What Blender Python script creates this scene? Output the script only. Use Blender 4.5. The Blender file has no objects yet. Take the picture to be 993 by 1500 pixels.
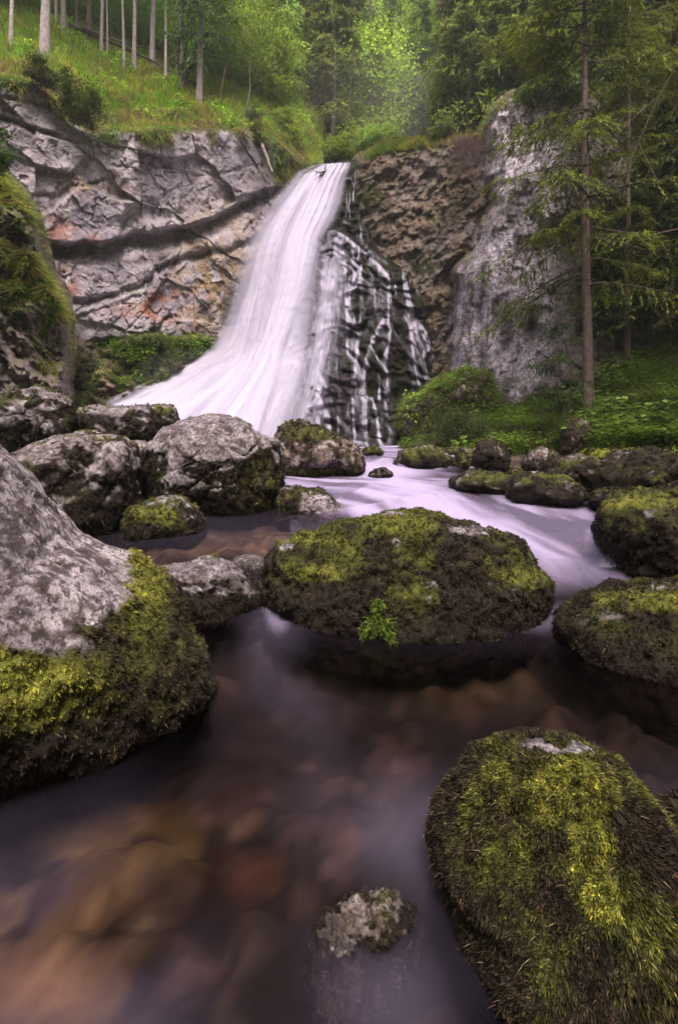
import bpy, math, random
import numpy as np
from math import radians

# ------------------------------------------------------------------ camera, sky, sun, exposure
scene = bpy.context.scene
col = scene.collection
F, HC, CX, HY = 720.0, 1.30, 496.5, 640.0      # focal length in photo pixels, eye height, image centre column, horizon row
cam_d = bpy.data.cameras.new('camera'); cam = bpy.data.objects.new('camera', cam_d); col.objects.link(cam)
cam.location = (0, 0, HC); cam.rotation_euler = (radians(90), 0, 0)
cam_d.sensor_fit = 'VERTICAL'; cam_d.sensor_height = 36; cam_d.lens = 36 * F / 1500
cam_d.shift_y = -(750 - HY) / 1500
cam_d.clip_start = 0.02; cam_d.clip_end = 2000
scene.camera = cam

SUN_EL, SUN_AZ = 58.0, 172.0                    # degrees, azimuth clockwise from +Y: soft light from over the right shoulder
world = bpy.data.worlds.new("World"); scene.world = world; world.use_nodes = True
wn, wl = world.node_tree.nodes, world.node_tree.links
wn.clear()
sky = wn.new('ShaderNodeTexSky'); sky.sky_type = 'NISHITA'; sky.sun_disc = False
sky.sun_elevation = radians(SUN_EL); sky.sun_rotation = radians(SUN_AZ); sky.air_density = 1.5; sky.dust_density = 4
hs = wn.new('ShaderNodeHueSaturation'); hs.inputs['Saturation'].default_value = 0.30
tn = wn.new('ShaderNodeMix'); tn.data_type = 'RGBA'; tn.blend_type = 'MULTIPLY'; tn.inputs[0].default_value = 1
tn.inputs[7].default_value = (1.03, 0.90, 0.97, 1)
bg = wn.new('ShaderNodeBackground'); bg.inputs['Strength'].default_value = 0.15
wo = wn.new('ShaderNodeOutputWorld')
wl.new(sky.outputs[0], hs.inputs['Color']); wl.new(hs.outputs[0], tn.inputs[6]); wl.new(tn.outputs[2], bg.inputs['Color']); wl.new(bg.outputs[0], wo.inputs[0])

sun_d = bpy.data.lights.new('sun', 'SUN'); sun = bpy.data.objects.new('sun', sun_d); col.objects.link(sun)
sun_d.energy = 1.5; sun_d.angle = radians(22); sun_d.color = (1.0, 0.90, 0.76)
sun.rotation_euler = (radians(90 - SUN_EL), 0, radians(180 - SUN_AZ))

vs = scene.view_settings
vs.view_transform = 'Standard'; vs.look = 'None'; vs.gamma = 1; vs.use_curve_mapping = False; vs.exposure = 1.5
cy = scene.cycles
cy.max_bounces = 6; cy.diffuse_bounces = 3; cy.glossy_bounces = 2; cy.transmission_bounces = 4; cy.transparent_max_bounces = 24
cy.volume_bounces = 0; cy.caustics_reflective = False; cy.caustics_refractive = False; cy.use_denoising = True
cy.sample_clamp_indirect = 4

# ------------------------------------------------------------------ numeric helpers
rng = np.random.default_rng(11)
def P(px, py, Y):
    px, py, Y = np.broadcast_arrays(np.asarray(px, float), np.asarray(py, float), np.asarray(Y, float))
    return np.stack([(px - CX) / F * Y, Y, HC - (py - HY) / F * Y], -1)
def PX(p):
    return CX + F * p[..., 0] / np.maximum(p[..., 1], .05), HY - F * (p[..., 2] - HC) / np.maximum(p[..., 1], .05)
def ss(a, b, x):
    t = np.clip((x - a) / (b - a), 0, 1); return t * t * (3 - 2 * t)
def lerp(a, b, t): return a + (b - a) * t
def mixc(a, b, t): return a * (1 - t[..., None]) + np.asarray(b) * t[..., None]
def _h(ix, iy, iz, seed):
    n = (ix.astype(np.int64) * 374761393 + iy.astype(np.int64) * 668265263 + iz.astype(np.int64) * 2147483647 + seed * 974711) & 0xffffffff
    n = ((n ^ (n >> 13)) * 1274126177) & 0xffffffff
    n = ((n ^ (n >> 16)) * 2246822519) & 0xffffffff
    return (n ^ (n >> 15)) & 0xffffffff
def vnoise(p, seed=0):
    i = np.floor(p).astype(np.int64); f = p - i; u = f * f * (3 - 2 * f)
    r = 0
    for a in (0, 1):
        wx = u[..., 0] if a else 1 - u[..., 0]
        for b in (0, 1):
            wy = u[..., 1] if b else 1 - u[..., 1]
            for c in (0, 1):
                wz = u[..., 2] if c else 1 - u[..., 2]
                r = r + wx * wy * wz * (_h(i[..., 0] + a, i[..., 1] + b, i[..., 2] + c, seed) / 4294967295.0)
    return r * 2 - 1
def fbm(p, scale=1.0, octs=4, seed=0, gain=.5):
    p = np.asarray(p, float) * scale; r = 0; a = 1; s = 0
    for k in range(octs):
        r = r + a * vnoise(p + k * 17.3, seed + k); s += a; a *= gain; p = p * 2.03
    return r / s * 1.5
def ridged(p, scale=1.0, octs=4, seed=0, gain=.5):
    p = np.asarray(p, float) * scale; r = 0; a = 1; s = 0
    for k in range(octs):
        r = r + a * (1 - 2 * np.abs(vnoise(p + k * 9.7, seed + k))); s += a; a *= gain; p = p * 2.1
    return r / s
def voro(p, scale=1.0, seed=0):
    p = np.asarray(p, float) * scale; i = np.floor(p).astype(np.int64)
    d1 = np.full(p.shape[:-1], 9.); d2 = d1.copy(); cid = np.zeros(p.shape[:-1], np.int64)
    for a in (-1, 0, 1):
        for b in (-1, 0, 1):
            for c in (-1, 0, 1):
                j = i + (a, b, c); h = _h(j[..., 0], j[..., 1], j[..., 2], seed)
                q = j + np.stack([(h & 1023) / 1023., ((h >> 10) & 1023) / 1023., ((h >> 20) & 1023) / 1023.], -1)
                d = np.sqrt(((p - q) ** 2).sum(-1)); m = d < d1
                d2 = np.where(m, d1, np.minimum(d2, d)); cid = np.where(m, h, cid); d1 = np.where(m, d, d1)
    return d1, d2 - d1, (cid & 0xffff) / 65535.
class Rbf:
    """thin plate through control points (px, py, value)"""
    def __init__(s, pts, reg=1e-3):
        a = np.array(pts, float); s.c = a[:, :2] / 100; n = len(a)
        K = s.k(np.linalg.norm(s.c[:, None] - s.c[None], axis=-1)) + np.eye(n) * reg
        Q = np.c_[np.ones(n), s.c]; M = np.block([[K, Q], [Q.T, np.zeros((3, 3))]])
        s.w = np.linalg.solve(M, np.r_[a[:, 2], 0, 0, 0])
    @staticmethod
    def k(r): return r * r * np.log(r + 1e-9)
    def __call__(s, x, y):
        x = np.asarray(x, float) / 100; y = np.asarray(y, float) / 100; r = s.w[-3] + s.w[-2] * x + s.w[-1] * y
        for (cx, cy), w in zip(s.c, s.w): r = r + w * s.k(np.hypot(x - cx, y - cy))
        return r
def sdist(x, y, poly):
    """distance to polygon outline, positive inside"""
    poly = np.array(poly, float); d = np.full(x.shape, 1e9); ins = np.zeros(x.shape, bool)
    for (ax, ay), (bx, by) in zip(poly, np.roll(poly, -1, 0)):
        ex, ey = bx - ax, by - ay
        t = np.clip(((x - ax) * ex + (y - ay) * ey) / (ex * ex + ey * ey + 1e-9), 0, 1)
        d = np.minimum(d, np.hypot(x - ax - t * ex, y - ay - t * ey))
        if by != ay:
            ins ^= ((ay > y) != (by > y)) & (x < ex * (y - ay) / (by - ay) + ax)
    return np.where(ins, d, -d)
def pline(x, y, pts):
    """nearest point on an open polyline: (arc length, signed side offset)"""
    pts = np.array(pts, float); best = np.full(x.shape, 1e9); S = np.zeros(x.shape); D = np.zeros(x.shape); acc = 0
    for (ax, ay), (bx, by) in zip(pts[:-1], pts[1:]):
        ex, ey = bx - ax, by - ay; L = math.hypot(ex, ey)
        t = np.clip(((x - ax) * ex + (y - ay) * ey) / (L * L), 0, 1)
        dx, dy = x - ax - t * ex, y - ay - t * ey; d = np.hypot(dx, dy); m = d < best
        best = np.where(m, d, best); S = np.where(m, acc + t * L, S); D = np.where(m, np.sign(ex * dy - ey * dx) * d, D); acc += L
    return S, D
def blob(px, py, x, y, rx, ry=None, p=None, soft=.5):
    """soft patch around a place in the picture, 1 inside"""
    ry = ry or rx; r = np.hypot((px - x) / rx, (py - y) / ry)
    return 1 - ss(1 - soft, 1 + soft, r)

# ------------------------------------------------------------------ mesh helpers
def mesh_np(name, V, Fs, mat, C=None, smooth=True, A=None, UV=None):
    V = np.ascontiguousarray(V, np.float32).reshape(-1, 3)
    me = bpy.data.meshes.new(name)
    Fs = [Fs] if isinstance(Fs, np.ndarray) else Fs
    Fs = [f for f in Fs if len(f)]
    me.vertices.add(len(V)); me.vertices.foreach_set('co', V.ravel())
    loops = np.concatenate([f.ravel() for f in Fs]).astype(np.int32)
    sizes = np.concatenate([np.full(len(f), f.shape[1]) for f in Fs]); starts = np.r_[0, np.cumsum(sizes)[:-1]].astype(np.int32)
    me.loops.add(len(loops)); me.loops.foreach_set('vertex_index', loops)
    me.polygons.add(len(sizes)); me.polygons.foreach_set('loop_start', starts)
    try: me.polygons.foreach_set('loop_total', sizes.astype(np.int32))
    except Exception: pass
    me.update(calc_edges=True)
    if smooth: me.polygons.foreach_set('use_smooth', np.ones(len(sizes), bool))
    if C is not None:
        C = np.asarray(C, np.float32).reshape(len(V), -1)
        if C.shape[1] == 3: C = np.c_[C, np.ones(len(V), np.float32)]
        at = me.color_attributes.new('col', 'FLOAT_COLOR', 'POINT'); at.data.foreach_set('color', np.ascontiguousarray(C, np.float32).ravel())
    if A is not None:
        at = me.attributes.new('amt', 'FLOAT', 'POINT'); at.data.foreach_set('value', np.ascontiguousarray(A, np.float32).ravel())
    if UV is not None:
        at = me.attributes.new('flow', 'FLOAT_VECTOR', 'POINT'); uv = np.asarray(UV, np.float32).reshape(len(V), -1)
        if uv.shape[1] == 2: uv = np.c_[uv, np.zeros(len(V), np.float32)]
        at.data.foreach_set('vector', np.ascontiguousarray(uv, np.float32).ravel())
    if mat: me.materials.append(mat)
    return me
def link(name, me, parent=None, loc=None):
    o = bpy.data.objects.new(name, me); col.objects.link(o)
    if parent: o.parent = parent
    if loc is not None: o.location = loc
    return o
def tag(o, label=None, cat=None, group=None, kind=None):
    for k, v in (('label', label), ('category', cat), ('group', group), ('kind', kind)):
        if v: o[k] = v
    return o
def grid_faces(nr, nc, keep=None):
    i = np.arange(nr - 1)[:, None] * nc + np.arange(nc - 1)[None]
    f = np.stack([i, i + nc, i + nc + 1, i + 1], -1)
    if keep is not None:
        k = keep[:-1, :-1] & keep[1:, :-1] & keep[:-1, 1:] & keep[1:, 1:]
        return f[k]
    return f.reshape(-1, 4)
def compact(V, Fc, *attrs):
    used = np.zeros(len(V), bool); used[Fc.ravel()] = True
    idx = np.cumsum(used) - 1
    return (V[used], idx[Fc]) + tuple(a[used] if a is not None else None for a in attrs)
def grid_normals(G):
    a = np.gradient(G, axis=0); b = np.gradient(G, axis=1); n = np.cross(b, a)
    n /= np.linalg.norm(n, axis=-1, keepdims=True) + 1e-9
    s = np.sign((n * (G - np.array([0, 0, HC]))).sum(-1, keepdims=True)); s[s == 0] = 1
    return n * -s
def blades(pts, d, side, L, W, droop, C, segs=2):
    """many small tapering leaf blades; d = growth direction, side = flat direction, droop = tip offset (n,3)"""
    pts = np.asarray(pts, float); n = len(pts); L = np.broadcast_to(L, n)[:, None]; W = np.broadcast_to(W, n)[:, None]
    vs_, cs = [], []
    C = np.broadcast_to(C, (n, 3))
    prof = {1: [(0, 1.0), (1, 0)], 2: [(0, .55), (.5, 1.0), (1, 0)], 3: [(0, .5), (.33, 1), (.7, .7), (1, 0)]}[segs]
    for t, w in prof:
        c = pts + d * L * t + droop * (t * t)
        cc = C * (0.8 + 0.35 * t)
        if w: vs_ += [c - side * W * w / 2, c + side * W * w / 2]; cs += [cc, cc]
        else: vs_ += [c]; cs += [cc]
    k = len(vs_); V = np.stack(vs_, 1).reshape(-1, 3); Cc = np.stack(cs, 1).reshape(-1, 3)
    b = np.arange(n)[:, None] * k; T = []
    for s in range(segs - 1):
        T += [b + [2 * s, 2 * s + 1, 2 * s + 3], b + [2 * s, 2 * s + 3, 2 * s + 2]]
    T += [b + [2 * segs - 2, 2 * segs - 1, 2 * segs]]
    return V, np.concatenate(T), Cc
def join(parts):
    Vs, Fs, Cs, o = [], [], [], 0
    for V, Fc, C in parts:
        Vs.append(V); Fs.append(Fc + o); Cs.append(C); o += len(V)
    return np.concatenate(Vs), np.concatenate(Fs), np.concatenate(Cs)
def unit(v): return v / (np.linalg.norm(v, axis=-1, keepdims=True) + 1e-9)
def rdir(n, r=None): return unit((r or rng).normal(size=(n, 3)))
def tube(pts, rad, C, sides=8, wob=0, seed=0):
    """tapered tube along points -> (V, tris, C)"""
    pts = np.asarray(pts, float); n = len(pts); rad = np.broadcast_to(rad, n)
    t = unit(np.gradient(pts, axis=0)); ref = np.tile([0., 0, 1], (n, 1)); ref[np.abs(t[:, 2]) > .9] = (1, 0, 0)
    if np.abs(t[0, 2]) > .7: ref[:] = (1, 0, 0)
    a = unit(np.cross(t, ref)); b = np.cross(t, a)
    ang = np.arange(sides) / sides * 2 * np.pi
    ring = a[:, None] * np.cos(ang)[None, :, None] + b[:, None] * np.sin(ang)[None, :, None]
    rr = rad[:, None, None] * (1 + (wob * vnoise(pts[:, None] * 3 + ring * 1.3, seed)[..., None] if wob else 0))
    V = pts[:, None] + ring * rr
    i = np.arange(n - 1)[:, None] * sides + np.arange(sides)[None]; j = np.arange(n - 1)[:, None] * sides + (np.arange(sides)[None] + 1) % sides
    T = np.concatenate([np.stack([i, j, j + sides], -1).reshape(-1, 3), np.stack([i, j + sides, i + sides], -1).reshape(-1, 3)])
    Cc = np.broadcast_to(C, (n * sides, 3)).copy()
    return V.reshape(-1, 3), T, Cc

# ------------------------------------------------------------------ materials
def newmat(name):
    m = bpy.data.materials.new(name); m.use_nodes = True; m.node_tree.nodes.clear()
    return m, m.node_tree.nodes, m.node_tree.links
def N(nodes, t, **kw):
    n = nodes.new(t)
    for k, v in kw.items():
        if k.startswith('i_'): n.inputs[k[2:].replace('_', ' ')].default_value = v
        else: setattr(n, k, v)
    return n
def mat_rock(name, s1=6, s2=40, contrast=.5, bump=.5, dist=.02, rough=.85, spec=.3, fleck=0.0, fs=22):
    m, n, l = newmat(name)
    at = N(n, 'ShaderNodeAttribute', attribute_name='col'); geo = N(n, 'ShaderNodeNewGeometry')
    n1 = N(n, 'ShaderNodeTexNoise', i_Scale=s1, i_Detail=8, i_Roughness=.65); n2 = N(n, 'ShaderNodeTexNoise', i_Scale=s2, i_Detail=5, i_Roughness=.7)
    l.new(geo.outputs['Position'], n1.inputs['Vector']); l.new(geo.outputs['Position'], n2.inputs['Vector'])
    ad = N(n, 'ShaderNodeMath', operation='ADD'); l.new(n1.outputs[0], ad.inputs[0]); l.new(n2.outputs[0], ad.inputs[1])
    mr = N(n, 'ShaderNodeMapRange', i_From_Min=.7, i_From_Max=1.3, i_To_Min=1 - contrast, i_To_Max=1 + contrast); l.new(ad.outputs[0], mr.inputs[0])
    mx = N(n, 'ShaderNodeMix', data_type='RGBA', blend_type='MULTIPLY'); mx.inputs[0].default_value = 1
    l.new(at.outputs['Color'], mx.inputs[6]); l.new(mr.outputs[0], mx.inputs[7])
    bs = N(n, 'ShaderNodeBsdfPrincipled'); bs.inputs['Roughness'].default_value = rough; bs.inputs['Specular IOR Level'].default_value = spec
    if fleck:      # dark lichen and pitting on bare stone, bare stone = alpha of 'col'
        cur = mx.outputs[2]
        for sc, a_, b_, colr, k in ((fs, .50, .58, (.055, .042, .042, 1), fleck), (fs * 3.2, .53, .60, (.04, .032, .03, 1), fleck * .8), (fs * 1.7, .60, .66, (.62, .57, .60, 1), fleck * .55)):
            nf = N(n, 'ShaderNodeTexNoise', i_Scale=sc, i_Detail=7, i_Roughness=.68); l.new(geo.outputs['Position'], nf.inputs['Vector'])
            rf = N(n, 'ShaderNodeMapRange', i_From_Min=a_, i_From_Max=b_, i_To_Max=k); l.new(nf.outputs[0], rf.inputs[0])
            mu = N(n, 'ShaderNodeMath', operation='MULTIPLY'); l.new(rf.outputs[0], mu.inputs[0]); l.new(at.outputs['Alpha'], mu.inputs[1])
            mq = N(n, 'ShaderNodeMix', data_type='RGBA'); l.new(mu.outputs[0], mq.inputs[0]); l.new(cur, mq.inputs[6]); mq.inputs[7].default_value = colr; cur = mq.outputs[2]
        l.new(cur, bs.inputs['Base Color'])
    else: l.new(mx.outputs[2], bs.inputs['Base Color'])
    bp = N(n, 'ShaderNodeBump', i_Strength=bump, i_Distance=dist); l.new(ad.outputs[0], bp.inputs['Height']); l.new(bp.outputs[0], bs.inputs['Normal'])
    out = N(n, 'ShaderNodeOutputMaterial'); l.new(bs.outputs[0], out.inputs[0])
    return m
def mat_leaf(name, trans=.35, rough=.6, var=.3, hue=.02, spec=.25):
    m, n, l = newmat(name)
    at = N(n, 'ShaderNodeAttribute', attribute_name='col'); oi = N(n, 'ShaderNodeObjectInfo')
    h = N(n, 'ShaderNodeHueSaturation')
    mr = N(n, 'ShaderNodeMapRange', i_To_Min=1 - var, i_To_Max=1 + var); l.new(oi.outputs['Random'], mr.inputs[0]); l.new(mr.outputs[0], h.inputs['Value'])
    m2 = N(n, 'ShaderNodeMapRange', i_To_Min=.5 - hue, i_To_Max=.5 + hue); l.new(oi.outputs['Random'], m2.inputs[0]); l.new(m2.outputs[0], h.inputs['Hue'])
    l.new(at.outputs['Color'], h.inputs['Color'])
    df = N(n, 'ShaderNodeBsdfPrincipled'); df.inputs['Roughness'].default_value = rough; df.inputs['Specular IOR Level'].default_value = spec
    tr = N(n, 'ShaderNodeBsdfTranslucent'); mx = N(n, 'ShaderNodeMixShader'); mx.inputs[0].default_value = trans
    l.new(h.outputs[0], df.inputs['Base Color']); l.new(h.outputs[0], tr.inputs[0]); l.new(df.outputs[0], mx.inputs[1]); l.new(tr.outputs[0], mx.inputs[2])
    out = N(n, 'ShaderNodeOutputMaterial'); l.new(mx.outputs[0], out.inputs[0])
    return m
def mat_fall(name, colr=(.56, .53, .655), us=13, vs_=.7, lo=.2, hi=.8, streak=.22, gloss=.0):
    """silky falling water: streaks along the flow coordinate, opacity from 'amt'"""
    m, n, l = newmat(name)
    fl = N(n, 'ShaderNodeAttribute', attribute_name='flow'); am = N(n, 'ShaderNodeAttribute', attribute_name='amt')
    mp = N(n, 'ShaderNodeMapping'); mp.inputs['Scale'].default_value = (us, vs_, 1); l.new(fl.outputs['Vector'], mp.inputs[0])
    nz = N(n, 'ShaderNodeTexNoise', i_Scale=1, i_Detail=4, i_Roughness=.55); l.new(mp.outputs[0], nz.inputs['Vector'])
    # alpha = clamp(amt*(1+streak) - streak*noise')
    mr = N(n, 'ShaderNodeMapRange', i_From_Min=lo, i_From_Max=hi, i_To_Min=0, i_To_Max=1); l.new(nz.outputs[0], mr.inputs[0])
    a1 = N(n, 'ShaderNodeMath', operation='MULTIPLY_ADD'); a1.inputs[1].default_value = 1 + streak; a1.inputs[2].default_value = -streak
    l.new(am.outputs['Fac'], a1.inputs[0])
    a2 = N(n, 'ShaderNodeMath', operation='MULTIPLY_ADD'); a2.inputs[1].default_value = streak; l.new(mr.outputs[0], a2.inputs[0]); l.new(a1.outputs[0], a2.inputs[2])
    a3 = N(n, 'ShaderNodeMath', operation='MULTIPLY'); a3.use_clamp = True; l.new(a2.outputs[0], a3.inputs[0]); 
    sm = N(n, 'ShaderNodeMapRange', i_From_Min=0, i_From_Max=.35); l.new(am.outputs['Fac'], sm.inputs[0]); l.new(sm.outputs[0], a3.inputs[1])
    df = N(n, 'ShaderNodeBsdfDiffuse'); df.inputs[0].default_value = (*colr, 1)
    tl = N(n, 'ShaderNodeBsdfTranslucent'); tl.inputs[0].default_value = (*colr, 1)
    mm = N(n, 'ShaderNodeMixShader'); mm.inputs[0].default_value = .3; l.new(df.outputs[0], mm.inputs[1]); l.new(tl.outputs[0], mm.inputs[2])
    bp = N(n, 'ShaderNodeBump', i_Strength=.07, i_Distance=.1); l.new(nz.outputs[0], bp.inputs['Height']); l.new(bp.outputs[0], df.inputs['Normal'])
    tp = N(n, 'ShaderNodeBsdfTransparent'); mx = N(n, 'ShaderNodeMixShader')
    l.new(a3.outputs[0], mx.inputs[0]); l.new(tp.outputs[0], mx.inputs[1]); l.new(mm.outputs[0], mx.inputs[2])
    out = N(n, 'ShaderNodeOutputMaterial'); l.new(mx.outputs[0], out.inputs[0])
    return m
def mat_stream(name):
    m, n, l = newmat(name)
    am = N(n, 'ShaderNodeAttribute', attribute_name='amt')
    lw = N(n, 'ShaderNodeFresnel', i_IOR=1.33)
    fb = N(n, 'ShaderNodeMath', operation='MULTIPLY'); fb.inputs[1].default_value = .95; fb.use_clamp = True; l.new(lw.outputs[0], fb.inputs[0])
    gl = N(n, 'ShaderNodeBsdfGlossy'); gl.inputs['Roughness'].default_value = .16; gl.inputs[0].default_value = (.92, .82, .95, 1)
    tp = N(n, 'ShaderNodeBsdfTransparent'); tp.inputs[0].default_value = (.58, .475, .48, 1)
    m1 = N(n, 'ShaderNodeMixShader'); l.new(fb.outputs[0], m1.inputs[0]); l.new(tp.outputs[0], m1.inputs[1]); l.new(gl.outputs[0], m1.inputs[2])
    df = N(n, 'ShaderNodeBsdfDiffuse'); df.inputs[0].default_value = (.44, .375, .57, 1)  # foam; its lavender also paints the near pool's purple sheen
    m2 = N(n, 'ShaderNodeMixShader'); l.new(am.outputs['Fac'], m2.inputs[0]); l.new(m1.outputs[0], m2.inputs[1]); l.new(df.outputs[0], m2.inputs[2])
    out = N(n, 'ShaderNodeOutputMaterial'); l.new(m2.outputs[0], out.inputs[0])
    return m
M = {
 'boulder': mat_rock('mossy_limestone', 9, 60, .45, .9, .03, fleck=.85),
 'cliff': mat_rock('cliff_limestone', 1.8, 12, .36, 1.0, .16, fleck=.20, fs=5),
 'tufa': mat_rock('brown_tufa', 3.5, 16, .6, 1.0, .14, fleck=.6, fs=6),
 'wet': mat_rock('wet_black_rock', 4, 22, .6, 1.0, .1, rough=.65, spec=.12),
 'earth': mat_rock('forest_floor', 2, 14, .6, 1.0, .12),
 'bed': mat_rock('stream_bed', 1.2, 5, .25, .1, .02),
 'bark': mat_rock('spruce_bark', 9, 45, .65, 1.0, .04),
 'moss': mat_leaf('moss_fronds', .25, .7, 0, 0),
 'grass': mat_leaf('grass_blades', .45, .6, 0, 0),
 'needle': mat_leaf('spruce_needles', .4, .6, .25, .015),
 'leaf': mat_leaf('broad_leaves', .45, .5, .2, .02),
 'fall': mat_fall('falling_water'),
 'strand': mat_fall('thin_water', us=10, vs_=1.6, lo=.3, hi=.7, streak=.35),
 'drape': mat_fall('draped_water', us=3, vs_=1.2, lo=.3, hi=.7, streak=.05),
 'stream': mat_stream('stream_water'),
}

# ------------------------------------------------------------------ ground and water levels
def water_z(Y):
    return np.interp(Y, [-9, 4.1, 5, 6, 7, 8, 9, 10, 11, 12, 13, 30], [0, 0, .14, .29, .42, .54, .64, .73, .84, .93, .95, .96])
def terrain_z(X, Y):
    fl = water_z(Y) - .7
    back = ss(25.5, 28.5, Y) * 14.3 + np.maximum(0, Y - 28) * .98
    wdt = np.interp(Y, [-5, 2.5, 8, 24, 30], [4.6, 5.0, 11, 22, 60])
    side = np.maximum(0, np.abs(X) - wdt) * .85 + np.maximum(0, -Y - 7) * .75  # unseen banks and rear slope around the viewer, raised to shade the foreground
    return fl + np.minimum(back + side, 62)
gx = np.concatenate([np.linspace(-300, -60, 25), np.linspace(-58, 58, 117), np.linspace(60, 300, 25)])
gy = np.concatenate([np.linspace(-200, -42, 20), np.linspace(-40, 120, 161), np.linspace(125, 400, 30)])
GX, GY = np.meshgrid(gx, gy); Z = terrain_z(GX, GY); G = np.stack([GX, GY, Z], -1)
G[..., 2] += fbm(G, .12, 4, 3) * 1.2 * ss(0, 3, Z - water_z(GY))
C = mixc(np.full(G.shape, (.050, .060, .022)), (.07, .05, .03), ss(-.3, .5, fbm(G, .4, 3, 8)))
link('ground', mesh_np('ground', G, grid_faces(*GX.shape), M['earth'], C))['kind'] = 'structure'

# stream bed with lumps of stones
gx, gy = np.arange(-9, 11, .05), np.arange(-5, 20, .05)
GX, GY = np.meshgrid(gx, gy); B = np.stack([GX, GY, 0 * GX], -1)
d1, de, cid = voro(B + fbm(B, 1.5, 2, 4)[..., None] * .2, 4.6, 5)
shal = np.exp(-((GX + 1.5) ** 2 / 1.6 + (GY - 5.6) ** 2 / 1.2)) * .22
B[..., 2] = water_z(GY) - .42 + .12 * (1 - np.minimum(d1 * 1.3, 1)) * (.3 + cid) + fbm(B, .8, 3, 6) * .1 + shal
pxb, pyb = PX(B)
C = mixc(np.full(B.shape, (.045, .032, .036)), (.21, .145, .10), ss(.35, .95, cid) * ss(.05, .4, de))
C = mixc(C, (.30, .20, .17), ss(.25, .6, fbm(B, 5, 3, 69)) * .6)
C = mixc(C, (.50, .29, .08), blob(pxb, pyb, 110, 1190, 62, 30) * ss(-.6, .1, fbm(B, 7, 3, 70)) * .95)
C = mixc(C, (.40, .28, .15), ss(-.1, .4, fbm(B, 6.5, 3, 9)) * np.maximum(blob(pxb, pyb, 60, 1350, 150, 200), blob(pxb, pyb, 270, 790, 260, 50)))
C = mixc(C, (.20, .11, .09), blob(pxb, pyb, 390, 1250, 90, 110) * .6 * ss(-.5, .4, fbm(B, 6, 3, 64)))
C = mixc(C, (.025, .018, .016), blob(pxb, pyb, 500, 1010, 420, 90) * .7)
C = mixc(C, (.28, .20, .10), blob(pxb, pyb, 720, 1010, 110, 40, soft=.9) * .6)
C = mixc(C, (.50, .40, .24), blob(pxb, pyb, 205, 1368, 20, 24)); C = mixc(C, (.46, .26, .15), blob(pxb, pyb, 512, 1236, 17, 22) * .9); C = mixc(C, (.34, .15, .08), blob(pxb, pyb, 372, 1285, 40, 30) * .6)
C = mixc(C, (.50, .33, .20), blob(pxb, pyb, 30, 1450, 110, 60) * ss(-.5, .3, fbm(B, 5, 2, 66)) * .9); C = mixc(C, (.40, .27, .10), blob(pxb, pyb, 180, 1240, 130, 70) * ss(-.1, .4, fbm(B, 6, 2, 67)))
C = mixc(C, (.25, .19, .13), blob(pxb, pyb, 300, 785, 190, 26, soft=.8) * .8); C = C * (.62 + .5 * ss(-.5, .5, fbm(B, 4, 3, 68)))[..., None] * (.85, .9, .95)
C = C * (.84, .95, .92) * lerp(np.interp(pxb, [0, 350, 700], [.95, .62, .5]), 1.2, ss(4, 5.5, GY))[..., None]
C = C * (.75 + .7 * ss(-.2, .6, fbm(B, 9, 3, 88)))[..., None]
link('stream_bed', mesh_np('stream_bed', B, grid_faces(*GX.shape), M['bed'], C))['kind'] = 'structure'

# stream water: silky long-exposure flow
flow_px = [(395, 690, 9.4), (470, 700, 8.6), (560, 702, 8.4), (660, 722, 7.4), (760, 765, 5.7), (850, 825, 4.75), (880, 868, 4.1), (800, 905, 3.5), (640, 950, 3.0), (420, 1060, 2.2), (420, 1500, 1.1), (420, 4000, .3)]
flow_w = P(*np.array(flow_px, float).T)[:, :2]
gx, gy = np.arange(-9, 10.5, .04), np.arange(-4.5, 24, .04)
GX, GY = np.meshgrid(gx, gy); W = np.stack([GX, GY, water_z(GY)], -1)
S, D = pline(GX, GY, flow_w)
pxw, pyw = PX(W); front = GY > .3
q = np.stack([S * .7, D * 3.2, 0 * S], -1); str_ = fbm(q, 1, 4, 21)
W[..., 2] += (fbm(np.stack([S * 1.1, D * 2.0, 0 * S], -1), 1, 3, 31) * .035 + fbm(W, 1.3, 2, 37) * .02) * ss(2.5, 5, GY) + fbm(W, 1.2, 2, 33) * .006
core = 1 - ss(.35, 1.25, np.abs(D) / np.interp(S, [0, 3, 6, 8], [1.5, 1.5, 1.1, .7]))
core = core * (1 - ss(6.4, 8.0, S)) if False else core
am = np.zeros(GX.shape)
white_zone = sdist(pxw, pyw, [(400, 675), (540, 668), (660, 690), (700, 720), (860, 738), (885, 770), (900, 800), (935, 850), (880, 862), (800, 872), (700, 800), (520, 770), (440, 735), (400, 715)])
wz = ss(-14, 26, white_zone) * front
am = wz * (.22 + .60 * ss(-.6, .6, str_ + .5 * fbm(W, .9, 3, 55)))
am = np.maximum(am, .34 * blob(pxw, pyw, 812, 905, 80, 17, soft=.9) * (.6 + .4 * str_) * front)
am = np.maximum(am, .012 * blob(pxw, pyw, 700, 925, 200, 24, soft=1) * front)
am = np.maximum(am, .07 * blob(pxw, pyw, 405, 900, 40, 50, soft=1) * front)
am = np.maximum(am, .60 * blob(pxw, pyw, 408, 880, 16, 34, soft=.9) * front)
am = np.maximum(am, .8 * blob(pxw, pyw, 560, 688, 70, 14, soft=.6) * front)
am = np.maximum(am, .75 * blob(pxw, pyw, 885, 800, 28, 36, soft=.6) * front)
am = np.maximum(am, .30 * ss(10.5, 11.5, GY) + .25 * ss(-.2, .5, fbm(np.stack([GX * .6, GY * 2, 0 * S], -1), 1, 3, 77)) * ss(10.5, 11.5, GY))
am = np.maximum(am, .85 * ss(14.8, 16.5, GY))
am = np.maximum(am, .03 * blob(pxw, pyw, 300, 775, 200, 35, soft=.9) * front)
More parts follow.
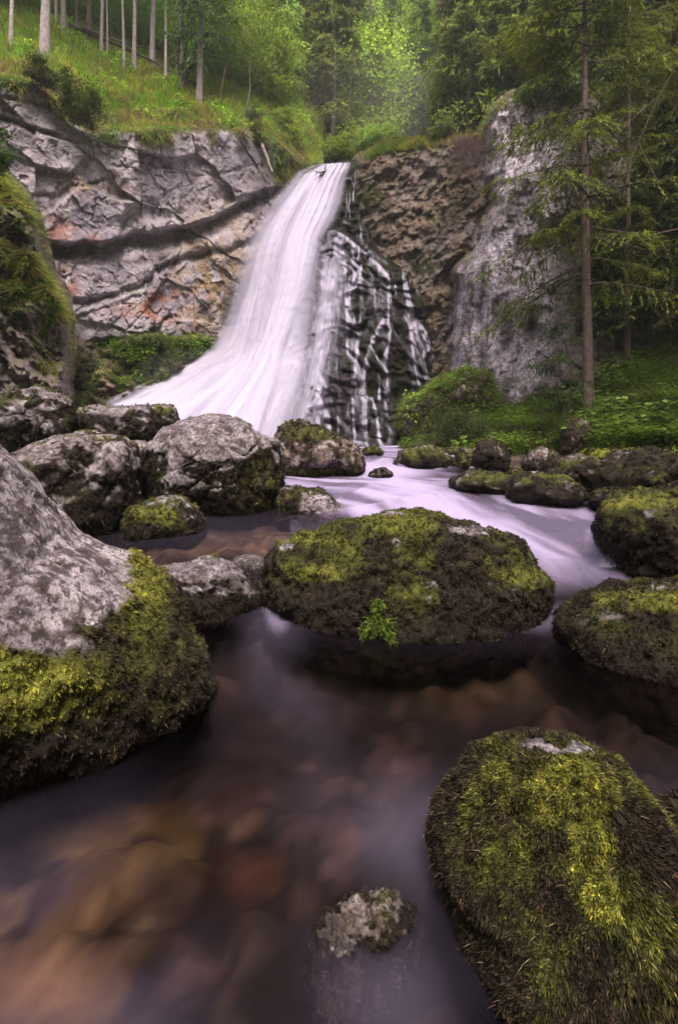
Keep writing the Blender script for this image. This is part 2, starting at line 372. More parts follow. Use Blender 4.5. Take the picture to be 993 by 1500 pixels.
am = np.maximum(am, np.clip(.03 + .12 * fbm(W, 1.7, 2, 41), 0, 1) * ss(3.2, 1.2, GY) * front) if False else am + np.clip(.05 + .10 * fbm(W, 2.2, 3, 41), 0, 1) * (1 - ss(.9, 2.2, GY)) * front  # near-pool lavender foam raised to imitate a purple sky sheen
am = np.maximum(am, (.12 + .12 * fbm(W, 3, 2, 43)) * blob(pxw, pyw, 620, 1330, 120, 150, soft=1) * front)  # foam patch painted as purple sheen towards the lower right
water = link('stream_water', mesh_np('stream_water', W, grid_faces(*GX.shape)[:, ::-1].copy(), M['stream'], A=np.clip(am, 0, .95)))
tag(water, kind='structure')

# ------------------------------------------------------------------ cliffs and banks as surfaces seen from the stream
def sheet(name, poly, step, Dfun, mat, colfn, parent=None, curl=2.5, edge=14, rag=5, kind=None, ret=False):
    poly = np.array(poly, float); x0, y0 = poly.min(0) - 8; x1, y1 = poly.max(0) + 8
    U, V_ = np.meshgrid(np.arange(x0, x1, step), np.arange(y0, y1, step))
    base = Dfun(U, V_, False); Pb = P(U, V_, base)
    sd = sdist(U, V_, poly) + fbm(Pb, .9, 4, 91) * rag
    Dp = Dfun(U, V_, True)
    Dp = Dp + curl * (1 - ss(-4, edge, sd)) ** 2
    G = P(U, V_, Dp); n = grid_normals(G)
    C = colfn(U, V_, G, n)
    keep = sd > -6
    Fc = grid_faces(*U.shape, keep=keep)
    Vv, Fc, Cc = compact(G.reshape(-1, 3), Fc, C.reshape(-1, 3))
    o = link(name, mesh_np(name, Vv, Fc, mat, Cc), parent)
    if kind: o['kind'] = kind
    return (o, U, V_, G, n, sd) if ret else o

def cracks(U, V_, line, drop, ret, amp):
    """undercut below a ledge line: range jumps back just under the line and comes forward again"""
    pts = np.array(line, float); yl = np.interp(U, pts[:, 0], pts[:, 1]); m = ss(pts[0, 0] - 12, pts[0, 0] + 14, U) * (1 - ss(pts[-1, 0] - 14, pts[-1, 0] + 12, U))
    t = V_ - yl
    return m * amp * (ss(-1, 4, t) * (1 - ss(drop, ret, t)) - .25 * ss(-26, -4, t) * (1 - ss(-4, 1, t)))

DL = Rbf([(-200, 150, 14), (-200, 600, 13.5), (-80, 150, 15), (-80, 600, 14.5), (60, 150, 17), (60, 350, 17), (60, 560, 16.5), (200, 180, 19), (200, 400, 19.5), (200, 520, 19.5), (300, 180, 21), (300, 500, 21.7), (400, 200, 24), (400, 330, 24.5), (400, 520, 24), (440, 300, 26), (440, 520, 25.5)])
def _cell_tilt(p, c):
    a = c * 43.7; return np.sin(a) * (p[..., 0] % 2.6 - 1.3) * .5 + np.cos(a * 1.7) * (p[..., 2] % 2.6 - 1.3) * 0
def D_left(U, V_, full):
    D = DL(U, V_)
    if not full: return D
    p = P(U, V_, D); w = U + fbm(p, .5, 3, 14) * 7; h = V_ + fbm(p, 1.6, 5, 13, .6) * 6
    D = D + cracks(w, h, [(60, 350), (85, 357), (150, 358), (200, 343), (260, 334), (310, 322), (350, 297), (400, 275)], 5, 34, .75)
    D = D + cracks(w, h, [(90, 440), (140, 436), (190, 420), (225, 405), (228, 392), (270, 372), (330, 362), (400, 340)], 4, 18, .26)
    D = D + cracks(w, h, [(100, 466), (140, 452), (180, 440), (220, 428)], 2, 10, .1)
    D = D + cracks(w, h, [(140, 500), (200, 495), (232, 478), (250, 455), (262, 470)], 4, 18, .35)
    D = D + cracks(w, h, [(40, 285), (90, 282), (115, 268), (160, 262)], 3, 10, .12)
    D = D + cracks(w, h, [(160, 240), (195, 236), (240, 240), (290, 256), (340, 250), (375, 240)], 2, 8, .08)
    D = D + cracks(w, h, [(0, 172), (40, 178), (60, 190), (95, 196)], 4, 12, .25)
    D = D + cracks(w, h, [(0, 138), (50, 148), (90, 152)], 3, 10, .18)
    f1, fe, fc = voro(p * (.8, 1, 1.5) + fbm(p, .6, 3, 15)[..., None] * .35, .38, 16)
    D = D - (fc - .5) * .5 * ss(.0, .05, fe) + .07 * (1 - ss(0, .02, fe)) + (_cell_tilt(p, fc) * .22)
    g1, ge, gc = voro(p * (1.2, 1, .8) + fbm(p, 1.5, 3, 17)[..., None] * .5, 1.3, 18)
    D = D - (gc - .5) * .15 * ss(.0, .08, ge) + .05 * (1 - ss(0, .04, ge))
    h1, he, hc = voro(p * (1.2, 1, .8) + fbm(p, 3, 2, 170)[..., None] * .2, 3.6, 171); D = D - (hc - .5) * .06 * ss(0, .15, he)
    return D - fbm(p, .7, 6, 19, .5) * .24 - ridged(p * (1, 1, .4), .8, 4, 20) * .07
def C_left(U, V_, G, n):
    a = fbm(G, .35, 4, 51); b = fbm(G * (2.6, 2.6, .28), 1.2, 5, 52); c = fbm(G, 2.5, 4, 53)
    C = mixc(np.full(G.shape, (.36, .315, .365)), (.54, .475, .51), ss(-.3, .5, a))
    C = mixc(C, (.70, .64, .64), ss(.15, .6, b) * .6)
    C = mixc(C, (.27, .22, .24), ss(.15, .6, -b) * .45)
    C = mixc(C, (.42, .30, .17), (blob(U, V_, 330, 380, 75, 80) * .6 + blob(U, V_, 110, 275, 30, 20) * .5 + blob(U, V_, 170, 270, 60, 25) * .3 + blob(U, V_, 300, 440, 60, 60) * .45) * ss(-.5, .3, c))
    red = blob(U, V_, 240, 448, 28, 22) + blob(U, V_, 205, 455, 45, 12) * .5 + blob(U, V_, 100, 415, 16, 26) * .8 + blob(U, V_, 85, 340, 26, 22) * .7 + blob(U, V_, 125, 350, 24, 9) * .6 + blob(U, V_, 68, 328, 10, 16) * .7
    C = mixc(C, (.36, .13, .07), np.clip(red, 0, 1) * ss(-.55, .2, c + a))
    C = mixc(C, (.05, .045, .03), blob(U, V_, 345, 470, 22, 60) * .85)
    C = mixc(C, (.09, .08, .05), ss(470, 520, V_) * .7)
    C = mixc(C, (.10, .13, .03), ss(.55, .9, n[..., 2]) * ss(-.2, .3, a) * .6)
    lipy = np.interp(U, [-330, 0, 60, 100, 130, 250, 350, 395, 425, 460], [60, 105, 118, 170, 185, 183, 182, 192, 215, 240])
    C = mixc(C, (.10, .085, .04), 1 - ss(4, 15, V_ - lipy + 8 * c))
    return C
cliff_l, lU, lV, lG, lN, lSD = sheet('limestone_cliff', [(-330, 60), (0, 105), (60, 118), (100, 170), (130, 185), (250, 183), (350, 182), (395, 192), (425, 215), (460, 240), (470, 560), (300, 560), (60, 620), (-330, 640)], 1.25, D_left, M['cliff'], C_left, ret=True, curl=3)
tag(cliff_l, 'tall pale grey limestone cliff with dark ledges and rust red stains left of the waterfall', 'cliff')

# nearer outcrop at the left edge, mossy rock with grass
DO = Rbf([(-250, 200, 9.5), (-250, 620, 8.5), (-60, 180, 10.5), (-60, 600, 9.5), (30, 260, 12), (60, 330, 12.5), (90, 440, 12.8), (100, 590, 12.3), (0, 400, 11.3), (10, 590, 10.6), (140, 600, 13.5)])
def D_out(U, V_, full):
    D = DO(U, V_)
    if not full: return D
    p = P(U, V_, D); f1, fe, fc = voro(p + fbm(p, 1, 3, 3)[..., None] * .5, .9, 26)
    g1, ge, gc = voro(p + fbm(p, 2, 2, 4)[..., None] * .3, 2.4, 28)
    return D - (fc - .5) * .8 * ss(0, .2, fe) - (gc - .5) * .3 * ss(0, .2, ge) - fbm(p, .9, 6, 27, .62) * .8
def C_out(U, V_, G, n):
    a = fbm(G, .8, 4, 61); c = fbm(G, 3, 4, 62)
    C = mixc(np.full(G.shape, (.11, .078, .066)), (.27, .215, .22), ss(-.2, .5, a + .5 * c))
    C = mixc(C, (.34, .29, .32), ss(.2, .6, c) * blob(U, V_, 20, 460, 40, 60) * .7)
    C = mixc(C, (.11, .13, .02), np.clip(ss(.0, .5, a + (400 - V_) / 150.) * .8 + ss(.45, .8, n[..., 2]) * .6, 0, 1) * .8)
    return C
outc, oU, oV, oG, oN, oSD = sheet('mossy_outcrop', [(-420, 150), (-40, 170), (5, 240), (45, 285), (58, 330), (80, 400), (100, 440), (110, 500), (105, 560), (120, 640), (-420, 660)], 1.5, D_out, M['boulder'], C_out, ret=True, curl=4, edge=20)
tag(outc, 'dark brown rock outcrop draped in grass at the left edge, before the pale cliff', 'rock outcrop')

# mossy ledge under the left cliff, dropping to the pool
DB = Rbf([(-60, 520, 15), (60, 500, 16.5), (120, 500, 18.2), (220, 495, 19.3), (330, 500, 21.6), (100, 600, 16.0), (200, 590, 17.9), (260, 560, 19.2), (330, 540, 21), (60, 700, 13), (300, 700, 16), (380, 620, 20)])
def D_bank(U, V_, full):
    D = DB(U, V_)
    if not full: return D
    p = P(U, V_, D); return D - fbm(p, .9, 5, 71, .6) * .8 - ridged(p, 1.6, 4, 72) * .22 - (voro(p, 1.1, 70)[2] - .5) * .5
def C_bank(U, V_, G, n):
    a = fbm(G, .8, 4, 73); c = fbm(G, 3, 4, 74)
    C = mixc(np.full(G.shape, (.075, .05, .035)), (.19, .14, .10), ss(0, .6, c))
    C = mixc(C, (.36, .27, .15), blob(U, V_, 150, 545, 14, 40) * ss(-.3, .4, c))
    C = mixc(C, (.27, .20, .16), ss(.15, .5, fbm(G, 1.6, 3, 76)) * .6); C = mixc(C, (.07, .085, .018), ss(.0, .4, a + .5 * n[..., 2] - .15) * .8)
    C = mixc(C, (.03, .035, .012), blob(U, V_, 105, 560, 28, 60) * .8)
    return C
bank_l, bU, bV, bG, bN, bSD = sheet('mossy_bank', [(-80, 520), (60, 500), (110, 478), (150, 500), (230, 492), (322, 498), (312, 520), (245, 556), (168, 596), (130, 622), (-80, 720)], 1.5, D_bank, M['earth'], C_bank, ret=True, curl=.5)
tag(bank_l, 'mossy earth ledge with green plants below the pale cliff, left of the waterfall foot', 'bank')

# right cliff: brown tufa rim and grey buttress
gully = [(708, 140), (706, 200), (718, 300), (690, 370), (662, 400), (655, 500), (668, 600)]
DR = Rbf([(500, 240, 26), (520, 230, 25.5), (530, 600, 21.5), (600, 205, 24.2), (640, 400, 21.8), (650, 560, 20.6), (690, 190, 22.4), (560, 330, 24.3), (720, 400, 19.6), (725, 590, 17.8), (720, 160, 21.5), (780, 150, 21), (800, 400, 18.6), (850, 540, 17.4), (1000, 150, 21), (1000, 480, 17.5), (1200, 150, 19), (1200, 480, 15.5)])
def D_right(U, V_, full):
    D = DR(U, V_)
    if not full: return D
    p = P(U, V_, D); gl = np.array(gully, float); gxx = np.interp(V_, gl[:, 1], gl[:, 0]) + fbm(p, .8, 3, 5) * 10
    side = U - gxx
    D = D - 1.0 * ss(-4, 26, side) + .5 * np.exp(-(side / 9) ** 2)
    br = 1 - ss(-15, 15, side)
    q = p + fbm(p, .9, 3, 81)[..., None] * .7
    f1, fe, fc = voro(q, .75, 82); g1, ge, gc = voro(q, 2.0, 83)
    D = D - br * ((fc - .5) * .7 * ss(0, .4, fe) + (gc - .5) * .28 * ss(0, .4, ge)) - (1 - br) * ((fc - .5) * .35 * ss(0, .4, fe))
    D = D - fbm(p, 1.2, 5, 84, .6) * .45 * br - fbm(p * (1.3, 1, .45), 1.0, 5, 184, .6) * .30 * (1 - br) - ridged(p * (1.6, 1, .22), 1.0, 5, 85) * .30 * (1 - br) - fbm(p, .35, 3, 185) * .7 * (1 - br) - ridged(p * (1.2, 1, .7), 2.4, 3, 86) * .10
    return D
def C_right(U, V_, G, n):
    gl = np.array(gully, float); side = U - np.interp(V_, gl[:, 1], gl[:, 0]); br = 1 - ss(-12, 14, side + fbm(G, 1, 3, 5) * 10)
    a = fbm(G, .5, 4, 87); b = fbm(G * (2.4, 2, .22), 1.6, 5, 88); c = fbm(G, 5, 4, 89)
    C1 = mixc(np.full(G.shape, (.12, .085, .06)), (.25, .18, .13), ss(-.3, .5, c + .4 * a))
    C1 = mixc(C1, (.24, .20, .205), ss(.05, .5, a) * .6)
    C1 = mixc(C1, (.11, .12, .02), (blob(U, V_, 545, 290, 18, 14) + blob(U, V_, 590, 215, 60, 12) + ss(.45, .8, n[..., 2]) * .6) * ss(-.5, .2, c))
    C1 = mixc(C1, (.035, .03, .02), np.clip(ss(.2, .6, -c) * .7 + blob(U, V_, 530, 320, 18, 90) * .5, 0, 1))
    C2 = mixc(np.full(G.shape, (.40, .35, .40)), (.68, .60, .69), ss(-.25, .4, b + .3 * c))
    C2 = mixc(C2, (.10, .08, .085), ss(.1, .55, -b - .2 * c) * .7)
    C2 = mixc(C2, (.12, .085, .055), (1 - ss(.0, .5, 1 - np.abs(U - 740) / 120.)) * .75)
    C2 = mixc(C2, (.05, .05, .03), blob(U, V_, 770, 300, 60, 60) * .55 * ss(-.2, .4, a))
    C2 = mixc(C2, (.07, .08, .02), ss(.5, .85, n[..., 2]) * .7)
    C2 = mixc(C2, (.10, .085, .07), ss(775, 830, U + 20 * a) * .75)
    return mixc(C2, (0, 0, 0), br * 0) * (1 - br[..., None]) + C1 * br[..., None]
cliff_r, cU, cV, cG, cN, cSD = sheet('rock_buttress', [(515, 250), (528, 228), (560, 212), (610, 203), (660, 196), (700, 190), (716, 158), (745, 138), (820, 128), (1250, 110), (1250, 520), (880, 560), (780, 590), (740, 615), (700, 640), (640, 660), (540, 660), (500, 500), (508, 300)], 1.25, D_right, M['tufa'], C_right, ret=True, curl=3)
tag(cliff_r, 'rough brown and grey rock wall right of the waterfall, partly hidden by spruce branches', 'cliff')

# hillside above the right cliff
DH = Rbf([(600, 200, 27), (640, 190, 25), (700, 100, 27), (700, 0, 31), (850, 0, 29), (1000, 0, 26), (1000, 300, 20.8), (850, 160, 22.5), (1250, 0, 22), (1250, 300, 18), (700, -300, 40), (1250, -300, 30)])
def D_hill(U, V_, full):
    D = DH(U, V_)
    if not full: return D
    p = P(U, V_, D); return D - fbm(p, .35, 5, 95, .55) * 1.6 - (voro(p, .5, 96)[2] - .5) * .8
def C_hill(U, V_, G, n):
    a = fbm(G, .5, 4, 97); c = fbm(G, 2, 4, 98)
    C = mixc(np.full(G.shape, (.05, .035, .022)), (.12, .075, .05), ss(-.1, .6, c))
    C = mixc(C, (.045, .06, .016), ss(-.1, .3, a))
    return mixc(C, (.26, .22, .25), ss(.25, .5, c) * np.maximum(blob(U, V_, 820, 30, 14, 30), blob(U, V_, 960, 240, 40, 30)))
hill_r, hU, hV, hG, hN, hSD = sheet('hillside', [(610, 240), (640, 150), (650, -300), (1400, -300), (1400, 420), (900, 330), (860, 200), (700, 230)], 3, D_hill, M['earth'], C_hill, ret=True, curl=0)
hill_r['kind'] = 'structure'

# grassy slope above the left cliff
DG = Rbf([(-330, 60, 14.5), (-330, -200, 19), (-50, 100, 16.2), (0, 105, 16.6), (60, 118, 17.4), (100, 180, 18.0), (250, 190, 20.2), (390, 195, 23.6), (430, 220, 25.5), (0, 20, 22), (90, 60, 22.5), (100, 0, 29), (150, 100, 23), (210, 120, 24.5), (290, 155, 22.8), (300, 60, 33), (400, 150, 27.5), (420, 60, 38), (-50, -100, 26), (100, -100, 40), (300, -60, 46)])
def D_gr(U, V_, full):
    D = DG(U, V_) + 1.5 * ss(60, 10, np.abs(V_ - np.interp(U, [-420, 0, 60, 100, 130, 250, 350, 398, 440], [70, 110, 122, 176, 188, 186, 185, 195, 235])))
    if not full: return D
    p = P(U, V_, D); return D - fbm(p, .5, 4, 103, .5) * .5
def C_gr(U, V_, G, n):
    a = fbm(G, .6, 4, 104); c = fbm(G, 2.4, 4, 105)
    C = mixc(np.full(G.shape, (.13, .20, .03)), (.20, .17, .06), ss(.1, .6, c))
    return mixc(C, (.10, .08, .045), ss(.3, .7, a) * .5)
slope_l, gU, gV, gG, gN, gSD = sheet('grassy_slope', [(-420, 66), (0, 111), (60, 124), (100, 178), (130, 190), (250, 188), (350, 187), (398, 197), (440, 240), (470, 238), (470, 100), (430, -100), (-420, -300)], 2, D_gr, M['earth'], C_gr, ret=True, curl=0, rag=3)
slope_l['kind'] = 'structure'

# overgrown slope on the right bank
DS = Rbf([(590, 650, 14.5), (640, 640, 13.6), (740, 600, 16.5), (860, 545, 16.8), (993, 470, 17.2), (993, 600, 11.5), (993, 655, 8.6), (860, 655, 9.8), (750, 660, 11), (860, 608, 13.1), (1300, 400, 15), (1300, 600, 10), (1300, 700, 6.6), (700, 690, 10.2), (820, 690, 9.2), (993, 730, 7.6)])
def D_sl(U, V_, full):
    D = DS(U, V_)
    if not full: return D
    p = P(U, V_, D); D = D - fbm(p, .8, 4, 113, .5) * .35
    e = np.interp(U, [820, 860, 900, 993, 1300], [640, 655, 662, 652, 680])
    return D + .9 * ss(0, 14, V_ - e) * (1 - ss(30, 70, V_ - e)) * ss(835, 880, U)
def C_sl(U, V_, G, n):
    a = fbm(G, .8, 4, 114); c = fbm(G, 3, 4, 115)
    C = mixc(np.full(G.shape, (.045, .03, .022)), (.12, .085, .06), ss(.1, .6, c))
    return mixc(C, (.05, .07, .015), ss(-.3, .3, a) * .8)
bank_r, sU, sV, sG, sN, sSD = sheet('overgrown_bank', [(585, 660), (660, 640), (720, 590), (780, 575), (860, 535), (1000, 440), (1400, 300), (1400, 790), (990, 735), (900, 730), (850, 728), (700, 705)], 1.6, D_sl, M['earth'], C_sl, ret=True, curl=.8)
tag(bank_r, 'steep green overgrown bank on the right of the stream, under the spruces', 'bank')

# ------------------------------------------------------------------ waterfall
DF = Rbf([(455, 242, 26.2), (520, 236, 26), (420, 300, 24.6), (525, 300, 24.9), (380, 400, 23), (480, 400, 22), (560, 390, 22.8), (330, 480, 22), (450, 500, 20.2), (560, 500, 20), (640, 470, 21.4), (280, 560, 19.6), (180, 600, 17.5), (400, 600, 17.4), (500, 645, 17), (600, 645, 17.3), (655, 560, 20.3), (250, 640, 15.8), (130, 640, 15.5), (430, 700, 14.6), (600, 700, 15.4)])
def terr(z, p, per, seed):
    z = z + fbm(p, .45, 4, seed) * per * 2.2; f = z / per - np.floor(z / per)
    return ss(.0, .75, f) - f                     # step profile
def D_fall(U, V_, full):
    D = DF(U, V_)
    if not full: return D
    p = P(U, V_, D); z = p[..., 2]
    D = D + terr(z, p, 2.3, 121) * 1.0 + terr(z, p, .85, 122) * .25 - ridged(p * (1.5, 1, .35), 1.1, 4, 128) * .22
    f1, fe, fc = voro(p + fbm(p, .8, 3, 123)[..., None] * .6, .8, 124)
    D = D - (fc - .5) * .75 * ss(0, .4, fe) - fbm(p, 1.6, 4, 125) * .22
    return D + 2.5 * ss(600, 665, U - fbm(p, .7, 3, 4) * 8) ** 2
def C_fall(U, V_, G, n):
    a = fbm(G, .8, 4, 126); c = fbm(G, 3, 4, 127)
    C = mixc(np.full(G.shape, (.014, .010, .011)), (.055, .04, .043), ss(.05, .6, c))
    return mixc(C, (.010, .015, .003), ss(-.25, .25, a + .002 * (U - 500) + .5 * n[..., 2] - .1) * .9)
fall_rock, fU, fV, fG, fN, fSD = sheet('waterfall_rock', [(440, 246), (470, 244), (524, 240), (528, 300), (560, 372), (602, 385), (628, 450), (652, 500), (662, 570), (660, 700), (100, 720), (100, 620), (180, 600), (320, 540), (345, 420), (375, 330), (410, 270)], 1.2, D_fall, M['wet'], C_fall, ret=True, curl=1.2)
tag(fall_rock, 'black stepped rock cone with dark moss, under and right of the white waterfall', 'rock')

fall = bpy.data.objects.new('waterfall', None); col.objects.link(fall); fall.location = P(400, 655, 17); fall['kind'] = 'structure'
def under(name, me, parent):
    o = link(name, me, parent); o.matrix_parent_inverse = parent.matrix_world.inverted() if False else o.matrix_parent_inverse
    return o
def child(name, V, Fs, mat, parent, **kw):
    V = np.asarray(V).reshape(-1, 3) - np.array(parent.location)
    return link(name, mesh_np(name, V, Fs, mat, **kw), parent)
def veil(name, left, right, off, seed, dens, nu=90, nv=260, fl=(.10, .25), jag=.0, vfade=(.0, .0)):
    Lp = np.array(left, float); Rp = np.array(right, float)
    v = np.linspace(0, 1, nv)[:, None]; u = np.linspace(0, 1, nu)[None]
    def along(Q, t):
        s = np.r_[0, np.cumsum(np.hypot(*np.diff(Q, axis=0).T))]; s /= s[-1]
        return np.interp(t, s, Q[:, 0]), np.interp(t, s, Q[:, 1])
    lx, ly = along(Lp, v); rx, ry = along(Rp, v)
    U = lerp(lx, rx, u); V_ = lerp(ly, ry, u)
    D = D_fall(U, V_, False); p = P(U, V_, D)
    D = D + .16 * terr(p[..., 2], p, 2.3, 121) * dens_step(u) - off
    fn = fbm(np.stack([u * 16 + 0 * v, v * 2.2 + 0 * u, 0 * u + 0 * v + seed], -1), 1, 4, seed)
    D = D - fn * .12
    G = P(U, V_, D)
    f0 = lerp(fl[0], fl[0] * .14, ss(.4, .85, v)); am = ss(0, 1, u / f0) * ss(0, fl[1], 1 - u) * (dens + 0 * v)
    am = am * (1 + .2 * fn) * (1 - .45 * ss(.1, .6, fbm(np.stack([u * 5 + 0 * v, v * 3 + 0 * u, 0 * u + 0 * v + seed], -1), 1, 2, seed + 50)) * ss(.6, .85, v))
    if vfade[0]: am = am * ss(0, vfade[0], v)
    if vfade[1]: am = am * ss(0, vfade[1], 1 - v)
    uv = np.stack([u + 0 * v, v * 3 + 0 * u, 0 * u * v + seed], -1)
    return child(name, G, grid_faces(nv, nu), M['fall'], fall, A=np.clip(am, 0, 1), UV=uv)
veil_more = True
def dens_step(u): return .4 + .6 * u
veil('water_veil', [(456, 241), (424, 250), (392, 283), (362, 320), (338, 370), (324, 420), (312, 470), (292, 512), (225, 548), (140, 590), (90, 618)],
     [(521, 237), (517, 262), (514, 295), (504, 325), (486, 350), (482, 400), (478, 450), (472, 500), (464, 550), (454, 600), (440, 640), (430, 690)], 1.0, 3, .82, fl=(.36, .30))
veil('water_veil', [(462, 241), (440, 262), (415, 300), (392, 350), (376, 420), (360, 500), (335, 545), (270, 590), (200, 640)],
     [(519, 239), (510, 262), (498, 310), (478, 350), (462, 420), (428, 500), (420, 560), (410, 610), (400, 680)], 1.4, 7, .78, fl=(.45, .30))
veil('water_veil', [(458, 244), (425, 262), (398, 300), (372, 350), (352, 420), (336, 480), (322, 530), (310, 560)],
     [(480, 244), (455, 280), (430, 330), (415, 390), (405, 450), (395, 500), (385, 540), (375, 570)], 1.9, 11, .5, fl=(.7, .4), vfade=(.15, .35))
veil('water_veil', [(326, 512), (290, 535), (235, 556), (180, 582), (130, 606)], [(474, 470), (466, 530), (456, 580), (446, 630), (432, 700)], 1.0, 15, .85, fl=(.3, .22), vfade=(.3, 0), nv=160)
veil('water_veil', [(478, 340), (462, 380), (455, 430), (445, 500), (430, 570), (410, 650)], [(520, 352), (530, 385), (525, 440), (520, 500), (500, 570), (480, 650)], .35, 21, .46, fl=(.25, .7), vfade=(.1, .1))

def ribbon(path, w, dens=.9, off=.16, seed=0, spread=None):
    Q = np.array(path, float); s = np.r_[0, np.cumsum(np.hypot(*np.diff(Q, axis=0).T))]; n = max(6, int(s[-1] / 2.5))
    t = np.linspace(0, s[-1], n); x = np.interp(t, s, Q[:, 0]); y = np.interp(t, s, Q[:, 1])
    wd = np.interp(t, s, np.broadcast_to(w, len(Q)))
    x = x + vnoise(np.stack([t * .08, 0 * t, 0 * t + seed], -1), seed) * 1.2; wd = wd * .8 * (1 + .3 * vnoise(np.stack([t * .1, 0 * t, 0 * t + seed + 3], -1), seed))
    u = np.linspace(-1, 1, 9)[None]
    U = x[:, None] + u * wd[:, None] / 2; V_ = y[:, None] + 0 * u + (u * u) * 2
    Dd = D_fall(U, V_, True)
    # water falls free of the hollows: smooth the range along the path, never behind the rock
    k = np.ones(9) / 9; Ds = np.stack([np.convolve(np.pad(Dd[:, j], 4, 'edge'), k, 'valid') for j in range(Dd.shape[1])], 1)
    G = P(U, V_, np.minimum(Dd, Ds) - off + .06 * u * u)
    e = np.clip(t / 6, 0, 1) * np.clip((s[-1] - t) / 8, .1, 1)
    am = (1 - u * u) ** .8 * dens * e[:, None] * (.75 + .35 * vnoise(np.stack([t * .05, 0 * t, 0 * t + 5], -1), seed)[:, None])
    uv = np.stack([u * .5 * np.clip(wd[:, None] / 14, .1, 3) + 0 * t[:, None], t[:, None] * .02 + 0 * u, 0 * t[:, None] * u + seed], -1)
    return child('rivulet', G, grid_faces(n, 9), M['strand'], fall, A=np.clip(am, 0, 1), UV=uv)
traced = [
 ([(500, 262), (515, 258), (519, 275), (517, 300)], 8, .8), ([(522, 245), (520, 270), (521, 276)], 5, .8), ([(508, 275), (507, 310), (506, 325)], 9, .7), ([(528, 318), (529, 345)], 4, .6),
 ([(470, 345), (490, 336), (505, 345), (525, 360), (545, 378), (560, 392), (566, 400)], [10, 9, 8, 8, 9, 10, 10], .95),
 ([(500, 315), (520, 335), (540, 365), (570, 385)], [14, 12, 10, 6], .6),
 ([(500, 345), (503, 380), (508, 378), (510, 430), (512, 470)], [10, 9, 12, 16, 18], .6),
 ([(493, 345), (491, 380), (488, 420), (484, 440)], 9, .6), ([(482, 395), (478, 430), (470, 450)], 7, .6),
 ([(486, 400), (482, 440), (481, 475)], 6, .9), ([(562, 395), (568, 410), (568, 440), (567, 468)], [14, 14, 12, 9], .9),
 ([(520, 398), (508, 440), (507, 500), (509, 520)], [10, 8, 8, 12], .9), ([(530, 385), (527, 410), (510, 430)], 6, .8),
 ([(590, 396), (597, 430), (604, 458), (620, 480), (630, 510), (645, 540), (655, 560)], [9, 9, 8, 8, 7, 6, 5], .95),
 ([(600, 458), (606, 490), (616, 520), (626, 560), (630, 580)], [12, 14, 12, 10, 8], .55), ([(604, 460), (612, 490), (622, 520)], 5, .7),
 ([(562, 466), (552, 480), (540, 510), (534, 535), (532, 540)], [8, 9, 8, 12, 16], .95), ([(567, 470), (572, 480), (570, 500), (566, 520)], 6, .8),
 ([(535, 542), (532, 560), (530, 580)], [10, 14, 16], .9), ([(528, 580), (545, 582), (552, 610), (556, 650)], [6, 8, 7, 9], .95), ([(533, 580), (534, 610), (536, 640)], 8, .7), ([(516, 580), (518, 620), (519, 640)], 5, .75),
 ([(486, 455), (485, 500), (490, 540)], [22, 22, 26], .35), ([(512, 460), (508, 520), (515, 560)], [26, 28, 26], .3),
 ([(470, 440), (466, 475), (476, 482), (468, 500), (462, 520)], [12, 14, 14, 16, 16], .9), ([(462, 505), (458, 530), (466, 545), (464, 565)], [18, 20, 24, 22], .8), ([(466, 565), (468, 580), (455, 590), (448, 605)], [16, 14, 10, 12], .9),
 ([(455, 595), (470, 585), (480, 605), (483, 630), (486, 645)], [5, 6, 7, 7, 10], .95), ([(446, 600), (436, 620), (428, 645)], [16, 18, 20], .8), ([(430, 570), (424, 600), (410, 640)], [26, 30, 34], .8), ([(448, 480), (440, 520), (436, 560)], [30, 30, 30], .7),
 ([(516, 645), (540, 648), (546, 668)], [10, 14, 16], .6), ([(486, 440), (470, 446), (464, 470)], 5, .8), ([(592, 460), (604, 480)], 4, .6), ([(602, 478), (606, 520), (610, 545), (616, 570)], 3, .6), ([(556, 560), (555, 585)], 4, .7), ([(495, 605), (496, 630)], 3, .5), ([(525, 500), (521, 540), (522, 545)], 5, .7), ([(578, 410), (580, 430)], 3, .5), ([(548, 420), (549, 455)], 3, .4),
]

# water finds its way down the stepped cone: follow many drops over the rock's own relief and keep where they run
fx = np.arange(400, 672, .8); fy = np.arange(300, 668, .8); FU, FV = np.meshgrid(fx, fy); FD = D_fall(FU, FV, True)
gxD = np.gradient(FD, axis=1); gyD = np.gradient(FD, axis=0); acc = np.zeros_like(FD); rw = np.random.default_rng(8); nr_, nc_ = FD.shape
top_x = [470, 490, 505, 525, 545, 562, 592, 604, 625, 645]; top_y = [352, 338, 342, 362, 380, 394, 398, 440, 482, 540]
def run(xs, ys, wts, life=None):
    x = (xs - fx[0]) / .8; y = (ys - fy[0]) / .8; vx = np.zeros_like(x); alive = np.ones(len(x), bool); L_ = life if life is not None else np.full(len(x), 900)
    for k in range(470):
        ix = np.clip(x.astype(int), 1, nc_ - 2); iy = np.clip(y.astype(int), 0, nr_ - 1); alive &= (y < nr_ - 1) & (x > 1) & (x < nc_ - 2) & (k < L_)
        if not alive.any(): break
        np.add.at(acc, (iy[alive], ix[alive]), wts[alive])
        tread = np.clip(-gyD[iy, ix] * 14, 0, 1)                      # surface runs outward: a ledge, water spreads
        vx = vx * .72 + np.clip(gxD[iy, ix] * 3.2, -1.1, 1.1) * (.25 + .75 * tread) + rw.normal(0, .10 + .35 * tread, len(x))
        x = x + np.clip(vx, -1.6, 1.6) * alive; y = y + alive
n1 = 1500
src = rw.choice(34, n1); sx = np.interp(src / 33 * 9, range(10), top_x); sy = np.interp(src / 33 * 9, range(10), top_y)
